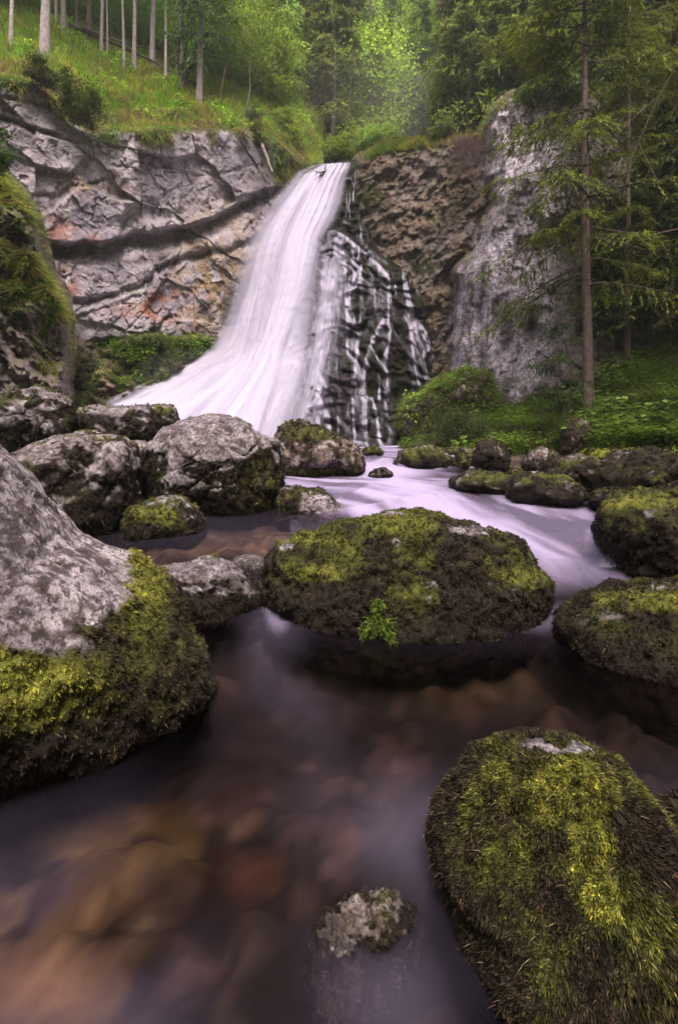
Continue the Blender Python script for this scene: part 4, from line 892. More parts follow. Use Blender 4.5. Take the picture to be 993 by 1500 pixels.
# outcrop at the left edge
po = [(-200, 200), (0, 235), (40, 290), (62, 345), (75, 400), (95, 440), (100, 520), (85, 490), (60, 440), (20, 440), (0, 430), (-200, 440)]
w = ss(-8, 18, sdist(oU, oV, po) + fbm(oG, 1, 3, 8) * 22) * (fbm(oG, 1.3, 3, 9) > -.12) + .5 * blob(oU, oV, 80, 480, 30, 60) * (fbm(oG, 2, 2, 9) > .1) + .012
p, n, r_ = pick(oG, oN, oSD, 42000, w, 4)
stuff('grass', [grass_on(p, n, r_, .20, .018, (GG * .45, GY * .6, GB * .7), hang=.55, seed=4, clump=2)], M['grass'])
# ledge below the cliff
w = .9 * blob(bU, bV, 235, 512, 75, 17) + .35 * blob(bU, bV, 160, 560, 80, 50) * (fbm(bG, 1.2, 3, 12) > 0) + .5 * blob(bU, bV, 310, 505, 24, 14)
p, n, r_ = pick(bG, bN, bSD, 9000, w, 5)
p2, n2, r2_ = pick(bG, bN, bSD, 11000, np.ones_like(bU) * (fbm(bG, .9, 3, 13) > .08) * (bV < 640), 6)
stuff('undergrowth', [leaves_on(p, n, r_, .10, (GG * .2, GG * .6), .2, seed=5), grass_on(p2, n2, r2_, .16, .022, (GD * .8, GG * .5, GB * .6), hang=.3, seed=6)], M['grass'])
# right bank
top = np.interp(sU, [590, 860, 993, 1400], [680, 658, 655, 690]); vis = (sV < top) * np.where((sU < 1120), 1., .2)
p, n, r_ = pick(sG, sN, sSD, 95000, vis * (fbm(sG, .9, 3, 15) + .75), 7)
p2, n2, r2_ = pick(sG, sN, sSD, 46000, vis * ((-fbm(sG, .9, 3, 15)) + .6) * (1 + blob(sU, sV, 900, 620, 90, 30)), 8)
edge = blob(sV, sU, 0, 0, 1e9, 1e9) * np.exp(-((sV - top) / 9.) ** 2) * (sU > 850)
p3, n3, r3_ = pick(sG, sN, sSD, 9000, edge * (fbm(sG, 1.5, 3, 16) + .5), 9)
p4, n4, r4_ = pick(sG, sN, sSD, 3500, vis * (fbm(sG, .7, 3, 17) > .15), 10)
stuff('undergrowth', [leaves_on(p, n, r_, .07, (GG * .15, GG * .48), .22, seed=7), grass_on(p2, n2, r2_, .24, .016, (GD * .9, GG * .5, GB * .6), seed=8), grass_on(p3, n3, r3_, .34, .015, (GG * .7, GY * .8, GB), hang=.9, seed=9),
      leaves_on(p4, n4, r4_, .16, (GG * .25, GG * .5 + .02), .34, seed=10)], M['grass'])
# top of the right cliff
w = ((cSD > 0) & (cSD < 16) & (cV < 235)) * 1.
p, n, r_ = pick(cG, cN, cSD, 9000, w * (.4 + 2 * blob(cU, cV, 575, 212, 40, 20)), 11)
w2 = ((cN[..., 2] > .25) & (cU < 720)) * .5 * (fbm(cG, 1, 3, 18) > .1) + blob(cU, cV, 545, 290, 16, 16) + .6 * blob(cU, cV, 620, 380, 20, 20)
p2, n2, r2_ = pick(cG, cN, cSD, 7000, w2, 12)
stuff('grass', [grass_on(p, n, r_, .26, .03, (GG * .5, GY * .55, GB * .8), seed=11), grass_on(p2, n2, r2_, .14, .022, (GD, GG * .5, GB * .7), hang=.5, seed=12)], M['grass'])
# right hillside floor cover
p, n, r_ = pick(hG, hN, hSD, 40000, ((hV > -120) & (hU < 1150)) * (fbm(hG, .5, 3, 19) + .6), 13)
stuff('undergrowth', [leaves_on(p, n, r_, .22, (GD, GG * .6), .5, seed=13)], M['grass'])

# grassy hummock
o, V, n, C = boulder('hummock', 'grass covered hummock with a brown overhung face at the foot of the grey buttress',
    [(592, 650), (594, 610), (600, 585), (625, 570), (660, 552), (690, 545), (715, 555), (722, 580), (722, 620), (715, 655), (650, 668)], (620, 655, .95), 1.3, 6, 60, .13, 1.0,
    colkw=dict(moss=.5, green=.4, bare_top=-.4, stone=np.array((.16, .11, .08))), cat='hummock')
org = np.array(o.location); px_, py_ = PX(V); r_ = np.random.default_rng(77)
wt = np.clip(n[:, 2] + .55, 0, 1) * (py_ < 640) + .5 * ((px_ > 640) & (py_ > 590)); i = r_.choice(len(V), 24000, p=wt / wt.sum())
pp = V[i] + r_.normal(0, .03, (24000, 3))
g1 = grass_on(pp[:17000], n[i][:17000], r_, .36, .018, (GG * .35, GG * .75, GB * .7), hang=.5, seed=14, clump=2.2); g2 = leaves_on(pp[17000:], n[i][17000:], r_, .09, (GG * .5, GG * 1.2), .15, seed=15)
V_, F_, C_ = join([g1, g2]); gm = link('grass', mesh_np('grass', V_ - org, F_, M['grass'], C_, smooth=False), o); gm['kind'] = 'stuff'

# ------------------------------------------------------------------ trees
def GR(x, y): return float(D_gr(np.array([[float(x)]]), np.array([[float(y)]]), True)[0, 0])
def spruce_crown(r_, h, z0, Rm, nb, nt=12, nbl=5, bl=.3, bw=.05, top=0.0, c0=(.045, .075, .022), c1=(.10, .15, .035), droop=.35, taper=1.0, jitter=.35, full=1.0):
    zb = np.sort(r_.uniform(0, 1, nb)) ** .9; z = z0 + (h - z0) * zb; az = r_.uniform(0, 2 * np.pi, nb)
    Lb = Rm * np.clip((1 - zb) ** taper * full + .04, .05, 1) * r_.uniform(1 - jitter, 1 + jitter * .5, nb)
    t = np.linspace(.12, 1, nt)[None, :]; t = t + r_.uniform(-.04, .04, (nb, nt))
    ax = np.stack([np.cos(az), np.sin(az)], -1); sd_ = np.stack([-ax[:, 1], ax[:, 0]], -1)
    rise = r_.uniform(-.25, .2, nb)[:, None]
    cz = z[:, None] + Lb[:, None] * (t * rise - droop * t ** 2 + .18 * t ** 4)
    c = np.concatenate([ax[:, None] * (Lb[:, None] * t)[..., None], cz[..., None]], -1)          # (nb, nt, 3)
    sgn = np.where(np.arange(nt) % 2 == 0, 1, -1)[None, :, None]
    td = unit(np.concatenate([ax[:, None] * .8 + sd_[:, None] * sgn * 1.0, np.full((nb, nt, 1), -.35)], -1) + r_.normal(0, .18, (nb, nt, 3)))
    tl = (Lb[:, None] * (.42 * (1 - t) + .10) + .05)
    s = np.linspace(0, 1, nbl)[None, None] + r_.uniform(0, .2, (nb, nt, nbl))
    p = c[:, :, None] + td[:, :, None] * (tl[..., None] * s)[..., None]; p[..., 2] -= (tl[..., None] * s ** 2) * .35
    p = p.reshape(-1, 3); k = len(p)
    d = unit(np.repeat(td.reshape(-1, 3), nbl, 0) + r_.normal(0, .45, (k, 3)) + np.array([0, 0, -.25])); side = unit(np.cross(d, rdir(k, r_) * .6 + np.array([0, 0, 1.])))
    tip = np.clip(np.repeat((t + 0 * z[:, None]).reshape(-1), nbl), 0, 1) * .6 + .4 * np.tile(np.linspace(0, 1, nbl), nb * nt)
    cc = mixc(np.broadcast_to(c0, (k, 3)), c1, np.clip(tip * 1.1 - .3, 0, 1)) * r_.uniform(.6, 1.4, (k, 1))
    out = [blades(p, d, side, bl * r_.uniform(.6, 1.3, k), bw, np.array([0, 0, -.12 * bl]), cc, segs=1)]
    return out, (c, Lb)
def branch_wood(c, Lb, r_, k=.012, colr=(.09, .06, .05), every=1):
    out = []
    for i in range(0, len(c), every):
        q = np.concatenate([c[i, :1] * (0, 0, 1), c[i]]); out.append(tube(q, np.linspace(max(k * Lb[i], .006), .003, len(q)), colr, 4))
    return out
def trunk_parts(h, r0, colr, r_, lean=(0, 0), bend=.15, sides=10, r1=.25):
    z = np.linspace(0, 1, 16); x = lean[0] * z * h + bend * vnoise(np.stack([z * 3, 0 * z, 0 * z], -1), 3); y = lean[1] * z * h + bend * vnoise(np.stack([z * 3, 0 * z, 0 * z], -1), 4)
    rad = r0 * ((1 - z) * (1 - r1) + r1 * (1 - z) + .03) * (1 + .5 * np.exp(-z * h / (3.0 * r0 + .01) * 1.2)); pts = np.stack([x - x[0], y - y[0], z * h - .3], -1)
    V, T, C = tube(pts, rad, colr, sides, .18, 2)
    C = np.array(colr) * (1 + .45 * fbm(V * (3, 3, .8), 1.5, 3, 5)[:, None]); return V, T, np.clip(C, .01, 1)
def tree(name, label, base, trunk, crown, cat='tree', group=None, rz=0, kids=()):
    o = bpy.data.objects.new(name, None); col.objects.link(o); o.location = base; o.rotation_euler = (0, 0, rz); tag(o, label, cat, group)
    link('trunk', trunk, o)
    if crown is not None: link('crown', crown, o)
    return o
def spruce_meshes(seed, h, r0, z0, Rm, nb, colr=(.22, .185, .18), mat='needle', **kw):
    r_ = np.random.default_rng(seed); lean = kw.pop('lean', (0, 0)); bend = kw.pop('bend', .15); wood = kw.pop('wood', 0)
    V, T, C = trunk_parts(h, r0, colr, r_, lean, bend)
    cr, (c, Lb) = spruce_crown(r_, h, z0, Rm, nb, **kw)
    if lean != (0, 0):
        for q in cr: q[0][:, :2] += q[0][:, 2:3] * np.array(lean)
        c[..., :2] += c[..., 2:3] * np.array(lean)
    tp = [(V, T, C)] + (branch_wood(c, Lb, r_, every=wood) if wood else [])
    Vt, Tt, Ct = join(tp); Vc, Tc, Cc = join(cr)
    return mesh_np('spruce_trunk', Vt, Tt, M['bark'], Ct), mesh_np('spruce_crown', Vc, Tc, M[mat], Cc, smooth=False)
def leaf_cloud(r_, centres, rad, per, S, c0, c1, flat=.5):
    k = len(centres) * per; ctr = np.repeat(centres, per, 0); off = r_.normal(size=(k, 3)) * np.array([1, 1, flat]) * np.repeat(np.broadcast_to(rad, len(centres)), per)[:, None] * .55
    p = ctr + off; nn = unit(np.array([0, 0, 1.]) + rdir(k, r_) * .8); d = unit(np.cross(nn, rdir(k, r_))); s = np.cross(nn, d); l = (S * r_.uniform(.55, 1.3, k))[:, None]
    cl = np.repeat(r_.uniform(0, 1, len(centres)), per); c = mixc(np.broadcast_to(c0, (k, 3)), c1, np.clip(cl * .7 + r_.uniform(0, .4, k), 0, 1)) * r_.uniform(.7, 1.3, (k, 1))
    V = np.stack([p - d * l / 2, p + s * l * .34, p + d * l / 2, p - s * l * .34], 1).reshape(-1, 3); b = np.arange(k)[:, None] * 4
    return V, np.concatenate([b + [0, 1, 2], b + [0, 2, 3]]), np.repeat(c, 4, 0)
def beech_meshes(seed, h, r0, cz, Rx, Rz, ncl=70, per=90, S=.2, c0=(.10, .17, .02), c1=(.26, .36, .04), colr=(.16, .13, .12), crad=.9):
    r_ = np.random.default_rng(seed); tp = [trunk_parts(h * .9, r0, colr, r_, (r_.normal(0, .02), r_.normal(0, .02)), .25)]
    d = rdir(ncl, r_); rr = r_.uniform(.25, 1, (ncl, 1)) ** .5; ctr = d * rr * (Rx, Rx, Rz) + (0, 0, cz); ctr[:, 2] = np.maximum(ctr[:, 2], .4)
    for i in range(0, ncl, 3):
        s0 = np.array([0, 0, np.clip(ctr[i, 2] - np.hypot(*ctr[i, :2]) * .8, h * .12, h * .85)]); mid = (s0 + ctr[i]) / 2 + (0, 0, .1)
        tp.append(tube([s0, mid, ctr[i]], [r0 * .28, r0 * .16, .01], colr, 5))
    Vt, Tt, Ct = join(tp); Vc, Tc, Cc = leaf_cloud(r_, ctr, crad * r_.uniform(.6, 1.2, ncl), per, S, c0, c1)
    return mesh_np('beech_trunk', Vt, Tt, M['bark'], Ct), mesh_np('beech_crown', Vc, Tc, M['leaf'], Cc, smooth=False)

PALE = (.34, .29, .29)
groveA = spruce_meshes(1, 22, .15, 6.0, 2.3, 100, PALE, bl=.32, bw=.10, nt=12, nbl=6, c1=(.13, .19, .04), taper=.6)
groveB = spruce_meshes(2, 20, .12, 7.0, 1.9, 80, PALE, bl=.32, bw=.10, nt=12, nbl=6, c1=(.13, .19, .04), taper=.6)
groveC = spruce_meshes(3, 18, .19, 1.6, 1.9, 170, (.30, .27, .27), bl=.24, bw=.075, nt=16, nbl=7, wood=1, taper=.45, c0=(.045, .075, .02), c1=(.13, .19, .04))
groveD = spruce_meshes(4, 21, .13, 6.5, 2.0, 85, (.13, .095, .085), bl=.32, bw=.10, nt=12, nbl=6, c1=(.13, .19, .04), taper=.6)
grove = [
 (66, 84, 13, 'A', 'thickest pale trunk of the left grove, its foot hidden behind the grassy brow'), (17, 70, 6, 'B', 'grey trunk standing alone at the far left corner above the grass'),
 (83, 40, 4, 'B', 'thin trunk just right of the thickest pale one'), (94, 50, 7, 'A', 'pale trunk second to the right of the thickest one, above the brow'), (113, 48, 4, 'D', 'thin brown trunk at the upper end of the fallen rails'),
 (130, 62, 7, 'D', 'dark brown trunk crossing in front of the fallen rails'), (149, 84, 5, 'B', 'pale straight trunk just downhill of the dark brown one'), (158, 80, 3, 'B', 'very thin trunk close beside the pale straight one'),
 (182, 104, 4, 'B', 'slender pale trunk rooted low in the bright grass'), (197, 102, 6, 'A', 'pale trunk just right of the slender low rooted one'), (223, 102, 8, 'A', 'stout pale trunk at the middle of the left grove'),
 (243, 122, 4, 'B', 'thin bare trunk right of the stout pale trunk'), (259, 104, 5, 'B', 'pale trunk behind dark branches, left of a pair'), (267, 132, 7, 'A', 'front trunk of the pair under dark branches'), (279, 96, 4, 'B', 'trunk half hidden between the pair and the dark bushy spruce'),
 (292, 155, 9, 'C', 'grey spruce with dark low branches rooted right at the cliff edge'),
]
base_r = dict(A=.15, B=.12, C=.19, D=.13); mm = dict(D=groveD, A=groveA, B=groveB, C=groveC)
for i, (x, y, wpx, k, lb) in enumerate(grove):
    Y = GR(x, y); s = wpx / F * Y / 2 / base_r[k]
    o = tree('spruce_tree', lb, P(x, y, Y), mm[k][0], mm[k][1], 'spruce', 'spruces of the left grove', rz=i * 1.3)
    o.scale = (s, s, 1 if k == 'C' else max(.85, min(s * 1.1, 1.2)))
t_, c_ = spruce_meshes(8, 9, .055, 3.0, 1.2, 34, (.13, .09, .06), lean=(.10, 0), bl=.25, bw=.05, c0=(.10, .16, .03), c1=(.24, .33, .05))
tree('young_tree', 'slim brown tree leaning right, just right of the grey spruce on the cliff edge', P(320, 152, GR(320, 152)), t_, c_, 'tree')
t_, c_ = beech_meshes(9, 5.5, .05, 4.0, 1.3, 1.5, 26, 90, .13)
tree('young_beech', 'thin pale stemmed beech beside the dead root plate at the cliff corner', P(358, 168, GR(358, 168)), t_, c_, 'tree')

# trees above and behind the lip: (px, base py, Y, height, half width, kind, label)
def foliage_tree(px, py, Y, h, R, kind, lb, seed, cz=.6, **kw):
    b = P(px, py, Y)
    if kind == 'beech':
        t, c = beech_meshes(seed, h, max(.06, h * .012), h * cz, R, h * (1 - cz) * 1.0, kw.get('ncl', 60), kw.get('per', 100), kw.get('S', .17), kw.get('c0', (.12, .20, .03)), kw.get('c1', (.34, .46, .06)), crad=R * .38)
        tree('beech_tree', lb, b, t, c, 'beech')
    else:
        t, c = spruce_meshes(seed, h, h * .0085, h * kw.get('z0', .12), R, kw.get('nb', 150), (.17, .14, .13), bl=kw.get('bl', .34), bw=.10, nt=14, nbl=6, c0=kw.get('c0', (.13, .19, .04)), c1=kw.get('c1', (.36, .47, .09)), taper=.6)
        tree('spruce_tree', lb, b, t, c, 'spruce')
foliage_tree(392, 215, 27.5, 8.5, 1.5, 'beech', 'bright yellow-green feathery beech just left of the waterfall lip', 20, .62, ncl=70)
foliage_tree(348, 170, 28, 9.0, 1.5, 'beech', 'light green tree between the cliff edge spruce and the feathery beech', 21, .6)
foliage_tree(418, 238, 26.8, 3.0, .9, 'beech', 'low green bushy beech on the corner beside the falling water', 22, .55, ncl=30, S=.12)
foliage_tree(200, 75, 38, 9, 3.0, 'beech', 'sunny green beech glowing behind the left grove trunks', 23, .5)
foliage_tree(150, 40, 40, 9, 2.6, 'beech', 'sunny green beech behind the upper end of the fallen rails', 24, .5)
foliage_tree(262, 100, 36, 6, 1.8, 'beech', 'small fresh green beech behind the pair of trunks', 25, .5)
foliage_tree(452, 232, 33, 16, 2.2, 'spruce', 'dark green spruce directly above the left half of the lip', 26)
foliage_tree(486, 234, 31, 17, 2.1, 'spruce', 'olive spruce with a thin dark stem above the middle of the lip', 27, c1=(.36, .44, .09))
foliage_tree(520, 225, 36, 18, 2.3, 'spruce', 'tall dull green spruce above the right end of the lip', 28)
foliage_tree(440, 190, 40, 19, 2.5, 'spruce', 'tall brownish green spruce behind the feathery beech', 29, c0=(.10, .12, .04), c1=(.26, .32, .08))
foliage_tree(505, 200, 45, 21, 2.8, 'spruce', 'dense spruce rising behind the row at the lip', 30)
foliage_tree(550, 208, 34, 6.5, 1.9, 'beech', 'round light green beech behind the brown rock rim', 31, .5, c0=(.14, .22, .04), c1=(.34, .45, .08))
foliage_tree(600, 200, 38, 8, 2.2, 'beech', 'misty green beech right of the tall pale stem', 32, .5, c0=(.14, .22, .04), c1=(.34, .45, .08))
foliage_tree(628, 130, 48, 11, 2.8, 'beech', 'vivid yellow-green beech high up right of centre', 33, .55, c1=(.36, .48, .08))
foliage_tree(560, 130, 46, 12, 2.4, 'beech', 'pale green beech high above the tall pale stem', 34, .5)
foliage_tree(655, 190, 33, 5, 1.6, 'beech', 'greyish green shrubby beech in the drifting mist', 35, .5, c0=(.12, .17, .06), c1=(.34, .42, .12))
foliage_tree(684, 195, 24.5, 16, 2.0, 'spruce', 'dark spruce with a bare curved stem at the left end of the right hillside', 36, z0=.02, nb=120)
foliage_tree(735, 150, 24.5, 15, 2.2, 'spruce', 'bushy green spruce on top of the grey buttress', 37, z0=.05, c1=(.26, .38, .06))
foliage_tree(790, 130, 23.5, 14, 2.2, 'spruce', 'dark spruce behind the tall bare trunk, over the buttress', 38, z0=.08, c0=(.06, .09, .02))
foliage_tree(905, 250, 21.0, 13, 2.2, 'spruce', 'deep green spruce between the two tall bare trunks', 39, z0=.05, c0=(.04, .065, .014), c1=(.14, .20, .04))
foliage_tree(985, 330, 19.5, 14, 2.5, 'spruce', 'shadowy spruce filling the upper right corner', 40, z0=.03, c0=(.04, .065, .014), c1=(.15, .20, .04))
foliage_tree(845, 140, 22.5, 7, 1.7, 'beech', 'small beech with bright sprays of leaves left of the tall bare trunk', 41, .5, ncl=34, per=70, S=.15, c0=(.06, .13, .012), c1=(.20, .34, .03))
foliage_tree(720, 60, 33, 12, 2.6, 'beech', 'soft green beech above the right hillside spruces', 42, .55)
foliage_tree(955, 462, 16.9, 6.5, 1.7, 'spruce', 'dark young spruce filling the hollow at the right edge above the bank', 70, z0=.02, nb=110, c0=(.03, .05, .012), c1=(.11, .15, .03), bl=.2)
foliage_tree(1005, 440, 15.5, 8.0, 1.9, 'spruce', 'dark drooping spruce cut by the right edge above the bank', 71, z0=.02, nb=110, c0=(.03, .05, .012), c1=(.13, .17, .03), bl=.2)
foliage_tree(885, 500, 17.0, 4.2, 1.3, 'spruce', 'low bushy spruce behind the tallest near trunk', 72, z0=.02, nb=80, c0=(.035, .055, .014), c1=(.14, .19, .035), bl=.18)
foliage_tree(800, 150, 20.3, 2.6, 1.3, 'spruce', 'small spruce drooping over the top edge of the grey buttress', 73, z0=.02, nb=70, c0=(.035, .055, .014), c1=(.15, .21, .035), bl=.2)
# tall pale stem
t_, c_ = spruce_meshes(43, 15, .085, 7.0, 2.0, 80, (.40, .35, .33), bl=.3, bw=.06, c0=(.10, .15, .04), c1=(.22, .30, .06)); tree('spruce_tree', 'light green tree on a tall straight pale stem right of the lip', P(576, 205, 33), t_, c_, 'spruce')
t_, c_ = spruce_meshes(44, 13, .05, 6.0, 1.0, 40, (.30, .25, .22), bl=.3, bw=.06, lean=(.05, 0)); tree('spruce_tree', 'thin leaning stem behind the lip, left of the tall straight pale one', P(503, 232, 31), t_, c_, 'spruce')

# near spruces on the right bank
ND = dict(c0=(.07, .105, .018), c1=(.34, .42, .055))
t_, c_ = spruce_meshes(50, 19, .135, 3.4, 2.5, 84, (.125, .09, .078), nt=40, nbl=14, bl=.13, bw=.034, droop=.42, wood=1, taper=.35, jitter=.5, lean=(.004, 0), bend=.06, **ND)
tree('spruce_tree', 'tallest near spruce on the right bank with long drooping thin branches', P(862, 608, 13.1), t_, c_, 'spruce', rz=2.2)
t_, c_ = spruce_meshes(51, 17, .085, 3.0, 1.5, 64, (.17, .11, .09), nt=32, nbl=14, bl=.13, bw=.034, droop=.4, wood=1, taper=.3, jitter=.5, bend=.05, **ND)
tree('spruce_tree', 'slimmer reddish trunk spruce uphill and right of the tallest near one', P(918, 518, 16), t_, c_, 'spruce', rz=.4)
t_, c_ = spruce_meshes(52, 2.75, .035, .95, .85, 24, (.05, .035, .03), nt=20, nbl=10, bl=.09, bw=.014, droop=.15, wood=1, taper=.5, c0=(.03, .05, .015), c1=(.07, .11, .03))
tree('young_spruce', 'young spruce with a black stem and sparse top, left of the tallest near spruce', P(820, 642, 11.6), t_, c_, 'spruce')
t_, c_ = spruce_meshes(53, 12, .12, 2.4, 2.3, 50, (.15, .11, .09), nt=30, nbl=12, bl=.13, bw=.026, droop=.3, wood=1, taper=.3, jitter=.5, c0=(.06, .07, .016), c1=(.24, .25, .045))
tree('spruce_tree', 'spruce outside the right edge reaching yellowish branches into view', P(1085, 560, 11.5), t_, c_, 'spruce', rz=3.4)

# forest that reads as one mass: up the valley, on both flanks; unseen trees close around the viewer added to shade the foreground
r_ = np.random.default_rng(99); parts_s, parts_b = [], []
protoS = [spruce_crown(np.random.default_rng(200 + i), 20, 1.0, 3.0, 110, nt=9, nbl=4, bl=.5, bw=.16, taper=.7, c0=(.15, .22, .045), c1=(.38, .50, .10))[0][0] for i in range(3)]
protoB = []
for i in range(3):
    rb = np.random.default_rng(210 + i); d = rdir(70, rb) * rb.uniform(.4, 1, (70, 1)) ** .5 * (3.0, 3.0, 3.8) + (0, 0, 5.2)
    protoB.append(leaf_cloud(rb, d, 1.1, 120, .20, (.18, .29, .03), (.46, .60, .08)))
def put(proto, pos, s, rz, tint):
    V, T, C = proto; c, s_ = math.cos(rz), math.sin(rz); W_ = V * s; W_ = np.stack([W_[:, 0] * c - W_[:, 1] * s_, W_[:, 0] * s_ + W_[:, 1] * c, W_[:, 2]], -1) + pos
    return W_, T, C * tint
cand = []
for k in range(4000):
    Y = r_.uniform(-38, 92); X = r_.uniform(-75, 75); z = float(terrain_z(np.array(X), np.array(Y)))
    if z < 2.0 and Y < 28 and not (Y < 2 and z > -.1): continue
    if Y < 24.5 and Y > -1 and abs(X) < .85 * Y + 5: continue
    if Y <= -1 and (abs(X) < 5.2 and Y > -7): continue
    if 24.5 <= Y < 32 and abs(X) < 14: continue
    inview = Y > 28 and abs(X) < .75 * Y + 4
    dmin = 3.6 if inview else (3.4 if Y < 4 and abs(X) < 16 else 6.0)
    if any((X - a) ** 2 + (Y - b) ** 2 < dmin ** 2 for a, b, *_ in cand): continue
    cand.append((X, Y, z, inview))
for X, Y, z, iv in cand:
    b = r_.random() < (.55 if X < 14 else .3); s = r_.uniform(.55, 1.0); t = r_.uniform(.75, 1.25) * np.array([r_.uniform(.9, 1.15), 1, r_.uniform(.8, 1.2)])
    (parts_b if b else parts_s).append(put((protoB if b else protoS)[r_.integers(3)], (X, Y, z - .5), s * (1.15 if b else 1), r_.uniform(0, 6), t))
    parts_s.append(tube([(X, Y, z - .6), (X + r_.normal(0, .2), Y, z + 16 * s)], [.16 * s, .04], (.16, .13, .125), 5))
for k in range(110):
    x = r_.uniform(-140, 430); yl = np.interp(x, [-140, 60, 100, 295, 430], [-20, 25, 30, 118, 150]); y = yl - r_.uniform(0, 1) ** 1.7 * 110 - 3
    Yd = GR(x, y) + .3; b = r_.random() < .88; s_ = r_.uniform(.3, .6); t = r_.uniform(1.0, 1.6) * np.array([r_.uniform(.9, 1.1), 1, 1])
    (parts_b if b else parts_s).append(put((protoB if b else protoS)[r_.integers(3)], P(x, y, Yd) + (0, 0, -.3), s_ * (1 if b else 1.3), r_.uniform(0, 6), t))
print('forest trees', len(cand))
Vs_, Ts_, Cs_ = join(parts_s + parts_b)
link('forest', mesh_np('forest', Vs_, Ts_, M['leaf'], Cs_, smooth=False))['kind'] = 'stuff'

# ------------------------------------------------------------------ shrubs, dead wood, small plants
def shrub(name, lb, px, py, Y, R, Rz, S, c0, c1, ncl=30, per=110, seed=0, cat='shrub'):
    r_ = np.random.default_rng(seed + 400); b = P(px, py, Y); d = rdir(ncl, r_); d[:, 2] = np.abs(d[:, 2]); ctr = d * r_.uniform(.3, 1, (ncl, 1)) ** .5 * (R, R, Rz * 1.6) * (.95 + .75 * fbm(d, 1.6, 2, seed)[:, None])
    tp = [tube([(0, 0, -.1), ctr[i] * .5 + (0, 0, .02), ctr[i]], [.02, .012, .004], (.10, .07, .05), 4) for i in range(0, ncl, 2)]
    o = bpy.data.objects.new(name, None); col.objects.link(o); o.location = b; tag(o, lb, cat)
    V, T, C = join(tp); link('stem', mesh_np('stem', V, T, M['bark'], C), o)
    V, T, C = leaf_cloud(r_, ctr, R * r_.uniform(.2, .5, ncl), per, S, c0, c1, .8); link('foliage', mesh_np('foliage', V, T, M['leaf'], C, smooth=False), o)
    return o
shrub('shrub', 'dense dark green shrub at the top of the cliff, left of the bright slope', 118, 172, 17.2, .62, .75, .08, (.05, .09, .018), (.13, .21, .03), 50, 130, 1)
shrub('shrub', 'olive shrub on the brow above the broken upper ledge', 62, 120, 16.6, .42, .42, .07, (.05, .07, .02), (.12, .15, .035), 34, 120, 2)
shrub('shrub', 'small dark tuft of brush hanging at the cliff corner near the falls', 372, 215, 23.2, .45, .55, .09, (.035, .05, .014), (.09, .12, .025), 30, 90, 3)
shrub('shrub', 'soft drooping juniper-like bush at the water end of the grassy hummock', 672, 640, 12.4, .72, .34, .045, (.035, .06, .02), (.09, .14, .04), 60, 160, 4)
shrub('shrub', 'leafy green shrub growing right behind the middle of the lip', 492, 236, 29.5, 1.1, .8, .14, (.12, .20, .03), (.34, .46, .06), 50, 120, 8)
shrub('shrub', 'low mist-pale shrub behind the right end of the lip', 540, 222, 29.5, 1.3, .7, .14, (.16, .24, .05), (.36, .46, .09), 50, 120, 9)
shrub('shrub', 'low twiggy shrub on top of the brown rim right of the lip', 648, 200, 23.8, .6, .4, .10, (.07, .10, .03), (.17, .22, .05), 30, 90, 5)
shrub('shrub', 'leafy shrub overhanging the left edge, before the pale cliff', -12, 250, 9.6, .36, .55, .045, (.03, .06, .014), (.08, .14, .025), 40, 130, 6)
shrub('shrub', 'brownish bush on the right bank above the grass fringe', 935, 600, 12.4, .5, .40, .045, (.06, .075, .02), (.14, .13, .035), 40, 130, 7)
def twigs(name, lb, px, py, Y, n, L, spread, down, colr, cat, seed, rad=.010):
    r_ = np.random.default_rng(seed + 450); b = P(px, py, Y); tp = []
    for i in range(n):
        a = r_.normal(0, spread, 3) * (1, .5, .3); d = unit(np.array([r_.normal(0, .5), r_.normal(-.1, .3), down])[None])[0]; l = L * r_.uniform(.4, 1.2)
        q = [a, a + d * l * .5 + r_.normal(0, .07, 3), a + d * l + r_.normal(0, .14, 3) * L]
        tp.append(tube(q, [rad, rad * .6, rad * .2], np.array(colr) * r_.uniform(.6, 1.4), 4))
        for _ in range(3):
            m = q[1] + (q[2] - q[1]) * r_.uniform(0, .7); tp.append(tube([m, m + r_.normal(0, .22, 3) * L + d * .2 * L], [rad * .4, rad * .15], np.array(colr), 3))
    V, T, C = join(tp); o = link(name, mesh_np(name, V, T, M['bark'], C), loc=b); tag(o, lb, cat)
twigs('dead_brush', 'hanging tangle of reddish brown dead twigs between the brown rim and the grey buttress', 682, 205, 20.6, 260, 1.6, .40, -1.6, (.11, .065, .055), 'brush', 1, .007)
twigs('exposed_roots', 'pale bare roots dangling from the cliff corner beside the falls', 380, 248, 22.8, 36, 1.0, .28, -1.0, (.26, .21, .19), 'roots', 2, .009)
twigs('root_plate', 'upturned dark root plate on the cliff corner under the feathery beech', 372, 172, 24.4, 60, .5, .16, .3, (.07, .05, .045), 'roots', 3, .014)
def log(name, lb, pts, rad, colr, cat='log', wob=.25, mat='bark'):
    q = np.array([P(*a) for a in pts]).reshape(-1, 3) + (0, 0, .38 if 'rail' in lb else 0); b = q[0].copy(); n = 14; t = np.linspace(0, len(q) - 1, n)
    q = np.stack([np.interp(t, range(len(q)), q[:, k]) for k in range(3)], -1) - b
    q = q + fbm(q, 2, 2, 7)[:, None] * rad * .6
    V, T, C = tube(q, np.linspace(rad, rad * .55, n), colr, 8, wob, 4); C = C * (1 + .4 * fbm(V, 6, 3, 2)[:, None])
    o = link(name, mesh_np(name, V, T, M[mat], C), loc=b); return tag(o, lb, cat)
yy = lambda x, y, o=.35: GR(x, y) - o
log('fallen_log', 'lower dark fallen rail running downhill through the left grove', [(100, 48, yy(100, 48)), (160, 72, yy(160, 72)), (225, 100, yy(225, 100)), (295, 140, yy(295, 140))], .075, (.07, .05, .045))
